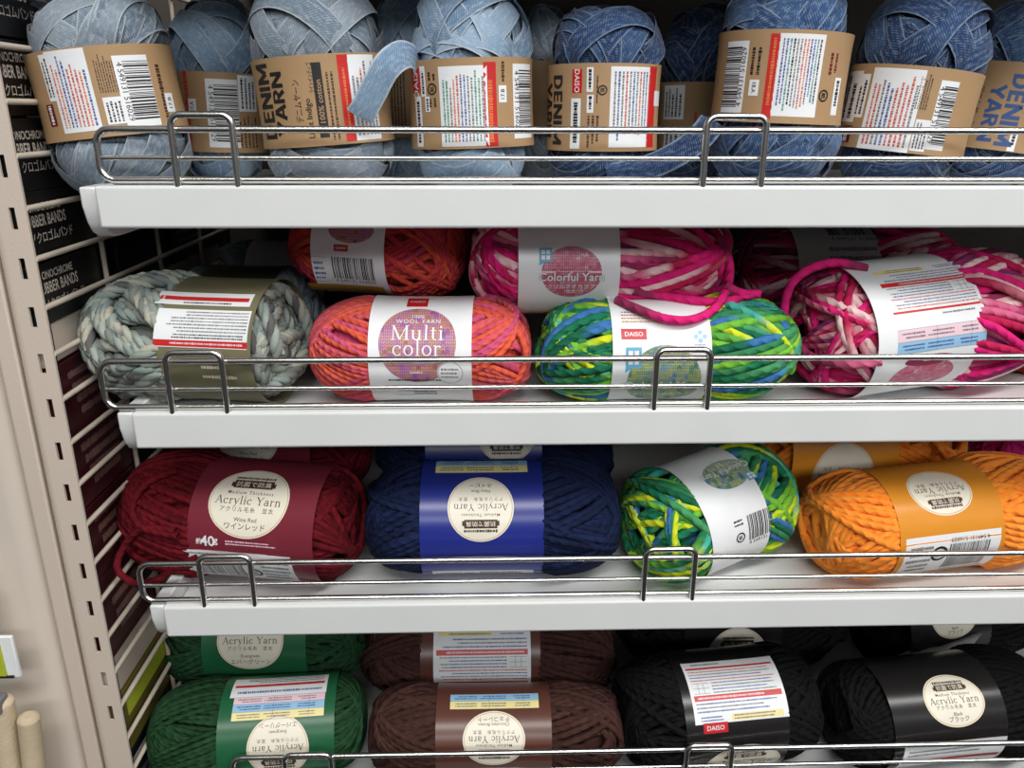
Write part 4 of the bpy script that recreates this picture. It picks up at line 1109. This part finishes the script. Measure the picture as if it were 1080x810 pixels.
sh = m2.sheet(399, 309, 487, 313); sh.lines(-sh.w * .1, 0, sh.w * .66, sh.h * .8, 1, P['ink'], 2, fill=.9, ragged=0); sh.frame_lines(sh.w * .38, 0, sh.w * .25, sh.h, (), 1, P['grey_ink'], 2); m2.stick(sh, 'fine_print')
m2b = Ball('red-orange wool ball on top of the pink and orange one, barcode showing', 'yarn ball', G2_, box=(300, 502, 206, 312), Yc=.522, yaw=-9, tilt=2, flat=.88, n=2.95)
m2b.set_band(326, 404, P['white']); m2b.wind(Y['multi_red'], .0034, 95, 60, 6, 35, (22, 46))
sh = m2b.sheet(349, 274, 397, 298); sh.rect(0, 0, sh.w, sh.h, W_, 1); sh.barcode(0, 0, sh.w * .9, sh.h, 3, seed=9); m2b.stick(sh, 'barcode')
sh = m2b.sheet(330, 273, 346, 297); sh.frame_lines(0, 0, sh.w, sh.h, (), 1, P['grey_ink'], 2); sh.lines(0, 0, sh.w * .7, sh.h * .8, 4, P['blue_ink'], 2); m2b.stick(sh, 'fine_print')
sh = m2b.sheet(346, 234, 394, 256); sh.oval(0, sh.h * .1, sh.w / 2, sh.h * .6, P['knit_multi'], 1); m2b.stick(sh, 'badge'); sh = m2b.sheet(352, 258, 367, 265); brand(sh, 0, 0, sh.w, sh.h); m2b.stick(sh, 'brand_mark')
sh = m2b.sheet(332, 301, 404, 309); sh.rect(0, 0, sh.w, sh.h, P['gold'], 1); m2b.stick(sh, 'gold_strip')

c2 = Ball('green, blue and lime wool ball lying flat under the pink one', 'yarn ball', G2_, box=(564, 838, 309, 424), shelf=SZ[1], flat=.88, n=2.95)
c2.set_band(647, 752, P['white'], seam=-140); c2.wind(Y['lime'], .0050, 62, 64, 7, 36, (20, 46), (3, 7))
sh = c2.sheet(655, 347, 682, 358); brand(sh, 0, 0, sh.w, sh.h); c2.stick(sh, 'brand_mark')
knit_badge(c2, (661, 372, 739, 432), 0, 'knit_green', 'Colorful Yarn', 'アクリルネオカラフル')
sh = c2.sheet(655, 328, 700, 341); colour_lines(sh, 0, 0, sh.w, sh.h, 4, [P['grey_ink'], P['red_ink'], P['gold'], P['gold']]); c2.stick(sh, 'fine_print')
sh = c2.sheet(731, 348, 746, 362)
for a, b in ((0, .3), (0, -.3), (.3, 0), (-.3, 0)): sh.oval(sh.w * a, sh.h * b, sh.w * .17, sh.h * .17, P['pale_blue'], 2, 16, 2)
sh.lines(0, -sh.h * .62, sh.w * .8, sh.h * .14, 1, P['blue_ink'], 2); c2.stick(sh, 'flower_mark')
c1 = Ball('pink and white wool ball stacked on the green and blue one, oval facing out', 'yarn ball', G2_, box=(494, 772, 216, 333), Yc=.503, flat=.9, n=2.9)
c1.set_band(547, 655, P['white'], seam=-20); c1.wind(Y['pink'], .0050, 62, 64, 7, 37, (18, 44), (3, 7))
knit_badge(c1, (571, 262, 635, 314), 0, 'knit_pink', 'Colorful Yarn', 'アクリルネオカラフル')
c1.loose([(668, 306), (700, 312), (735, 317), (765, 318), (785, 312), (800, 310), (782, 309), (764, 300)], .005, normal=(0, -1, .3), on=(c2,))
c1.loose([(758, 250), (769, 275), (768, 300), (754, 325), (730, 337), (702, 336), (676, 327), (650, 316)], .005, on=(c2,), lift=.001)

c3 = Ball('pink and magenta wool ball at the right, printed back of its band uppermost', 'yarn ball', G2_, box=(822, 1112, 264, 408), Yc=.491, fill=True, shelf=SZ[1], yaw=11, tilt=-4, flat=.9, n=2.95)
c3.set_band(928, 1038, P['white'], seam=-120); c3.wind(Y['pink'], .0050, 66, 64, 7, 38, (22, 48), (3, 7))
care_label(c3, (927, 277, 1030, 330), 180, True)
needle_table(c3, (948, 343, 1040, 368), 180, 2, cols=[P['pale_pink'], P['pale_blue']])
sh = c3.sheet(956, 374, 1006, 384, 180); sh.oval(0, 0, sh.w / 2, sh.h * .55, P['mauve'], 1); sh.lines(0, 0, sh.w * .3, sh.h * .3, 1, W_, 2); c3.stick(sh, 'magenta_oval')
sh = c3.sheet(942, 387, 1000, 404, 180); sh.oval(0, 0, sh.w / 2, sh.h * .7, P['knit_pink'], 1); c3.stick(sh, 'badge')
c3.loose([(914, 283), (880, 277), (850, 286), (832, 305), (828, 336), (840, 362), (862, 379), (900, 384), (930, 381)], .0052)
c3b = Ball('dark pink wool ball in deep shadow at the back, barcode label showing', 'yarn ball', G2_, box=(768, 1012, 214, 318), Yc=.62, shelf=SZ[1], rb=.047, flat=.9)
c3b.set_band(845, 934, P['grey_paper']); c3b.wind(Y['pink'], .0050, 56, 56, 6, 39)
sh = c3b.sheet(868, 232, 918, 246); sh.barcode(0, 0, sh.w, sh.h * 1.3, 2, seed=12); sh.lines(0, -sh.h * 1.2, sh.w * 1.2, sh.h * .8, 3, P['grey_ink'], 2); c3b.stick(sh, 'barcode')
c4 = Ball('rust red wool ball mostly hidden at the right end of the second shelf', 'yarn ball', G2_, box=(1036, 1180, 345, 416), Yc=.520, shelf=SZ[1], rb=.022, flat=1.0)
c4.wind(Y['rust'], .0034, 70, 56, 6, 40)

# ------------------------------------------------------------------ third shelf
G3_ = 'wool balls on the third shelf'
a1 = Ball('wine red wool ball at the left of the third shelf, cream oval upright', 'yarn ball', G3_, box=(128, 390, 479, 616), Yc=.480, fill=True, shelf=SZ[2], yaw=-10, flat=.95, n=3.7)
a1.set_band(196, 330, P['wine_band'], seam=-60); a1.wind(Y['wine'], .0045, 100, 64, 6, 51, (18, 40))
badge(a1, (220, 493, 305, 563), 0, 'Wine Red', 'ワインレッド')
sh = a1.sheet(204, 566, 300, 580); sh.text('約', -sh.w * .44, -sh.h * .04, 4.2, W_, 2, .02); sh.text('40', -sh.w * .345, 0, 9.5, W_, 2, .02); sh.text('g', -sh.w * .255, -sh.h * .04, 6, W_, 2, .02)
sh.lines(sh.w * .16, -sh.h * .02, sh.w * .62, sh.h * .4, 2, P['pale_pink'], 2); sh.lines(0, -sh.h * .75, sh.w * 1.0, sh.h * .16, 1, P['pale_pink'], 2); a1.stick(sh, 'weight_note')
barcode_sticker(a1, (199, 588, 307, 611), 0, 21)
a1.loose([(186, 496), (155, 510), (140, 535), (150, 556), (188, 566)], .0042, lift=.001)
a1.loose([(186, 560), (150, 558), (130, 578, .448), (124, 600, .438), (142, 615, .4345), (166, 611, .434), (186, 598, .4345), (208, 588)], .0044)

a1b = Ball('wine red wool ball behind in shadow, only the foot of its oval showing', 'yarn ball', G3_, box=(150, 404, 408, 508), Yc=.605, shelf=SZ[2], rb=.044, yaw=-6, flat=.95)
a1b.set_band(206, 326, P['wine_band']); a1b.wind(Y['wine'], .0045, 70, 56, 6, 52)
badge(a1b, (230, 436, 294, 491), 0, 'Wine Red', 'ワインレッド')
a2 = Ball('navy wool ball with a royal blue band, its cream oval upside down', 'yarn ball', G3_, box=(388, 651, 480, 606), shelf=SZ[2], flat=.95, n=3.7)
a2.set_band(442, 574, P['blue_band'], seam=-62); a2.wind(Y['navy'], .0045, 100, 64, 6, 53, (18, 40))
badge(a2, (472, 502, 542, 569), 180, 'Navy Blue', 'ネイビー'); needle_table(a2, (460, 486, 556, 497), 180, 2); barcode_sticker(a2, (457, 594, 562, 618), 180, 22)
a2b = Ball('navy wool ball in shadow behind, the head of its oval showing', 'yarn ball', G3_, box=(392, 652, 412, 506), Yc=.59, shelf=SZ[2], rb=.043, flat=.95)
a2b.set_band(448, 572, P['blue_band']); a2b.wind(Y['navy'], .0045, 70, 56, 6, 54); badge(a2b, (503, 430, 565, 485), 180, 'Navy Blue', 'ネイビー')
a4 = Ball('green and lime wool ball turned askew on the third shelf, end towards the front', 'yarn ball', G3_, box=(650, 842, 473, 608), Yc=.482, fill=True, shelf=SZ[2], yaw=24, tilt=-8, flat=.95, n=2.95)
a4.set_band(742, 812, P['white'], seam=14); a4.wind(Y['lime'], .0050, 66, 64, 7, 55, (22, 50), (3, 7))
knit_badge(a4, (736, 482, 795, 516), 180, 'knit_green', 'Colorful Yarn', 'アクリルネオカラフル')
sh = a4.sheet(772, 536, 832, 572, 0); sh.barcode(sh.w * .1, 0, sh.w * .62, sh.h * .8, 2, seed=23); recycle(sh, -sh.w * .36, -sh.h * .1, sh.h * .12); sh.lines(-sh.w * .36, sh.h * .3, sh.w * .16, sh.h * .2, 2, P['ink'], 2); a4.stick(sh, 'barcode')
a3 = Ball('orange wool ball with a mustard band in front at the right of the third shelf', 'yarn ball', G3_, box=(838, 1130, 484, 611), Yc=.477, fill=True, shelf=SZ[2], yaw=8, tilt=-2, flat=.95, n=3.7)
a3.set_band(948, 1062, P['mustard_band'], seam=-14); a3.wind(Y['orange'], .0045, 100, 64, 6, 56, (20, 42))
badge(a3, (957, 494, 1025, 540), 180, None, None); barcode_sticker(a3, (955, 570, 1047, 604), 180, 24)
a3b = Ball('orange wool ball in shadow behind the mustard-banded one', 'yarn ball', G3_, box=(790, 1012, 408, 520), Yc=.59, shelf=SZ[2], rb=.043, flat=.95)
a3b.set_band(838, 952, P['mustard_band']); a3b.wind(Y['orange'], .0045, 70, 56, 6, 57); badge(a3b, (856, 474, 920, 530), 180, None, None)
a5 = Ball('magenta wool ball in shadow at the back right of the third shelf', 'yarn ball', G3_, box=(1022, 1240, 424, 520), Yc=.61, shelf=SZ[2], rb=.040, flat=.95)
a5.wind(Y['magenta'], .0045, 70, 56, 6, 58)

# ------------------------------------------------------------------ lowest shelf
G4_ = 'wool balls on the lowest shelf'
g2 = Ball('dark green wool ball below, printed table above its upside-down oval', 'yarn ball', G4_, box=(158, 393, 712, 842), Yc=.465, fill=True, shelf=SZ[3], yaw=4, flat=.95, n=3.7)
g2.set_band(228, 352, P['green_band']); g2.wind(Y['green'], .0034, 100, 64, 6, 61, (18, 40))
needle_table(g2, (246, 733, 342, 757), 180, 3); badge(g2, (260, 761, 326, 818), 180, 'Evergreen', 'エバーグリーン')
sh = g2.sheet(247, 714, 345, 731, 180); sh.rect(0, 0, sh.w, sh.h, W_, 1); sh.rect(0, sh.h * .0, sh.w * .94, sh.h * .12, P['red'], 2); sh.lines(0, -sh.h * .3, sh.w * .9, sh.h * .35, 3, P['grey_ink'], 2); sh.lines(0, sh.h * .3, sh.w * .9, sh.h * .2, 1, P['blue_ink'], 2); g2.stick(sh, 'care_label')
g1 = Ball('dark green wool ball on top, its cream oval upright under the shelf edge', 'yarn ball', G4_, box=(174, 390, 610, 718), Yc=.530, flat=.95, n=3.7)
g1.set_band(212, 322, P['green_band']); g1.wind(Y['green'], .0034, 90, 60, 6, 62, (18, 40)); badge(g1, (229, 643, 299, 707), 0, 'Evergreen', 'エバーグリーン')
b2 = Ball('brown wool ball below, its cream oval upside down', 'yarn ball', G4_, box=(390, 657, 720, 846), Yc=.463, fill=True, shelf=SZ[3], flat=.95, n=3.7)
b2.set_band(459, 582, P['brown_band']); b2.wind(Y['brown'], .0045, 95, 64, 6, 63, (18, 40))
badge(b2, (488, 752, 554, 808), 180, 'Chocolate Brown', 'チョコレート'); needle_table(b2, (475, 732, 568, 747), 180, 2)
b1 = Ball('brown wool ball on top, white printed label facing out', 'yarn ball', G4_, box=(386, 650, 626, 736), Yc=.537, flat=.95, n=3.7)
b1.set_band(443, 570, P['brown_band']); b1.wind(Y['brown'], .0045, 95, 64, 6, 64, (18, 40)); care_label(b1, (457, 666, 560, 728), 180, True)
k1 = Ball('black wool ball with a white printed label, left one of the front black pair', 'yarn ball', G4_, box=(642, 864, 682, 842), Yc=.470, fill=True, shelf=SZ[3], yaw=6, flat=.95, n=3.7)
k1.set_band(722, 832, P['black_band']); k1.wind(Y['black'], .0045, 90, 60, 6, 65, (18, 40))
care_label(k1, (726, 693, 826, 756), 0, True); sh = k1.sheet(742, 762, 768, 773); brand(sh, 0, 0, sh.w, sh.h); k1.stick(sh, 'brand_mark'); badge(k1, (748, 775, 818, 832), 0, 'Black', 'ブラック')
k1b = Ball('black wool ball standing back in shadow above the white-labelled black one', 'yarn ball', G4_, box=(640, 890, 600, 706), Yc=.58, shelf=SZ[3], rb=.05, flat=.95)
k1b.set_band(722, 826, P['black_band']); k1b.wind(Y['black'], .0045, 70, 52, 6, 66); badge(k1b, (744, 662, 808, 720), 0, 'Black', 'ブラック')
k2 = Ball('black wool ball whose cream oval faces out, at the lower right corner', 'yarn ball', G4_, box=(858, 1108, 688, 838), Yc=.470, fill=True, shelf=SZ[3], yaw=6, flat=.95, n=3.7)
k2.set_band(940, 1062, P['black_band'], seam=60); k2.wind(Y['black'], .0045, 90, 60, 6, 67, (18, 40))
badge(k2, (974, 710, 1038, 766), 0, 'Black', 'ブラック')
sh = k2.sheet(956, 791, 1048, 806, 0); sh.rect(0, 0, sh.w, sh.h * 1.5, W_, 1); sh.rect(0, 0, sh.w * .94, sh.h * .16, P['red'], 2); sh.lines(0, sh.h * .4, sh.w * .9, sh.h * .3, 2, P['grey_ink'], 2); k2.stick(sh, 'care_label')
k2b = Ball('black wool ball at the back right with a tilted oval and a lifted band end', 'yarn ball', G4_, box=(896, 1110, 590, 700), Yc=.585, shelf=SZ[3], rb=.045, yaw=12, flat=.95)
k2b.set_band(956, 1046, P['black_band']); k2b.wind(Y['black'], .0045, 70, 52, 6, 68); badge(k2b, (981, 626, 1030, 674), 0, 'Black', 'ブラック')

def band_flap():
    up = [(962, 685), (985, 678), (1010, 673), (1036, 668)]; lo = [(946, 692), (975, 690), (1000, 689), (1020, 688)]
    V = [tuple(k2b.R.inverted() @ (aty(x, y, .538) - k2b.c)) for x, y in up] + [tuple(k2b.R.inverted() @ (aty(x, y, .520) - k2b.c)) for x, y in lo]
    o = obj('band_end', mesh_np('band_end', V, [(i, i + 1, i + 5, i + 4) for i in range(3)], [P['grey_paper']]), k2b.root, k2b.off)
    m_ = o.modifiers.new('thickness', 'SOLIDIFY'); m_.thickness = .0004; o['label'] = 'loose white paper end'
band_flap()
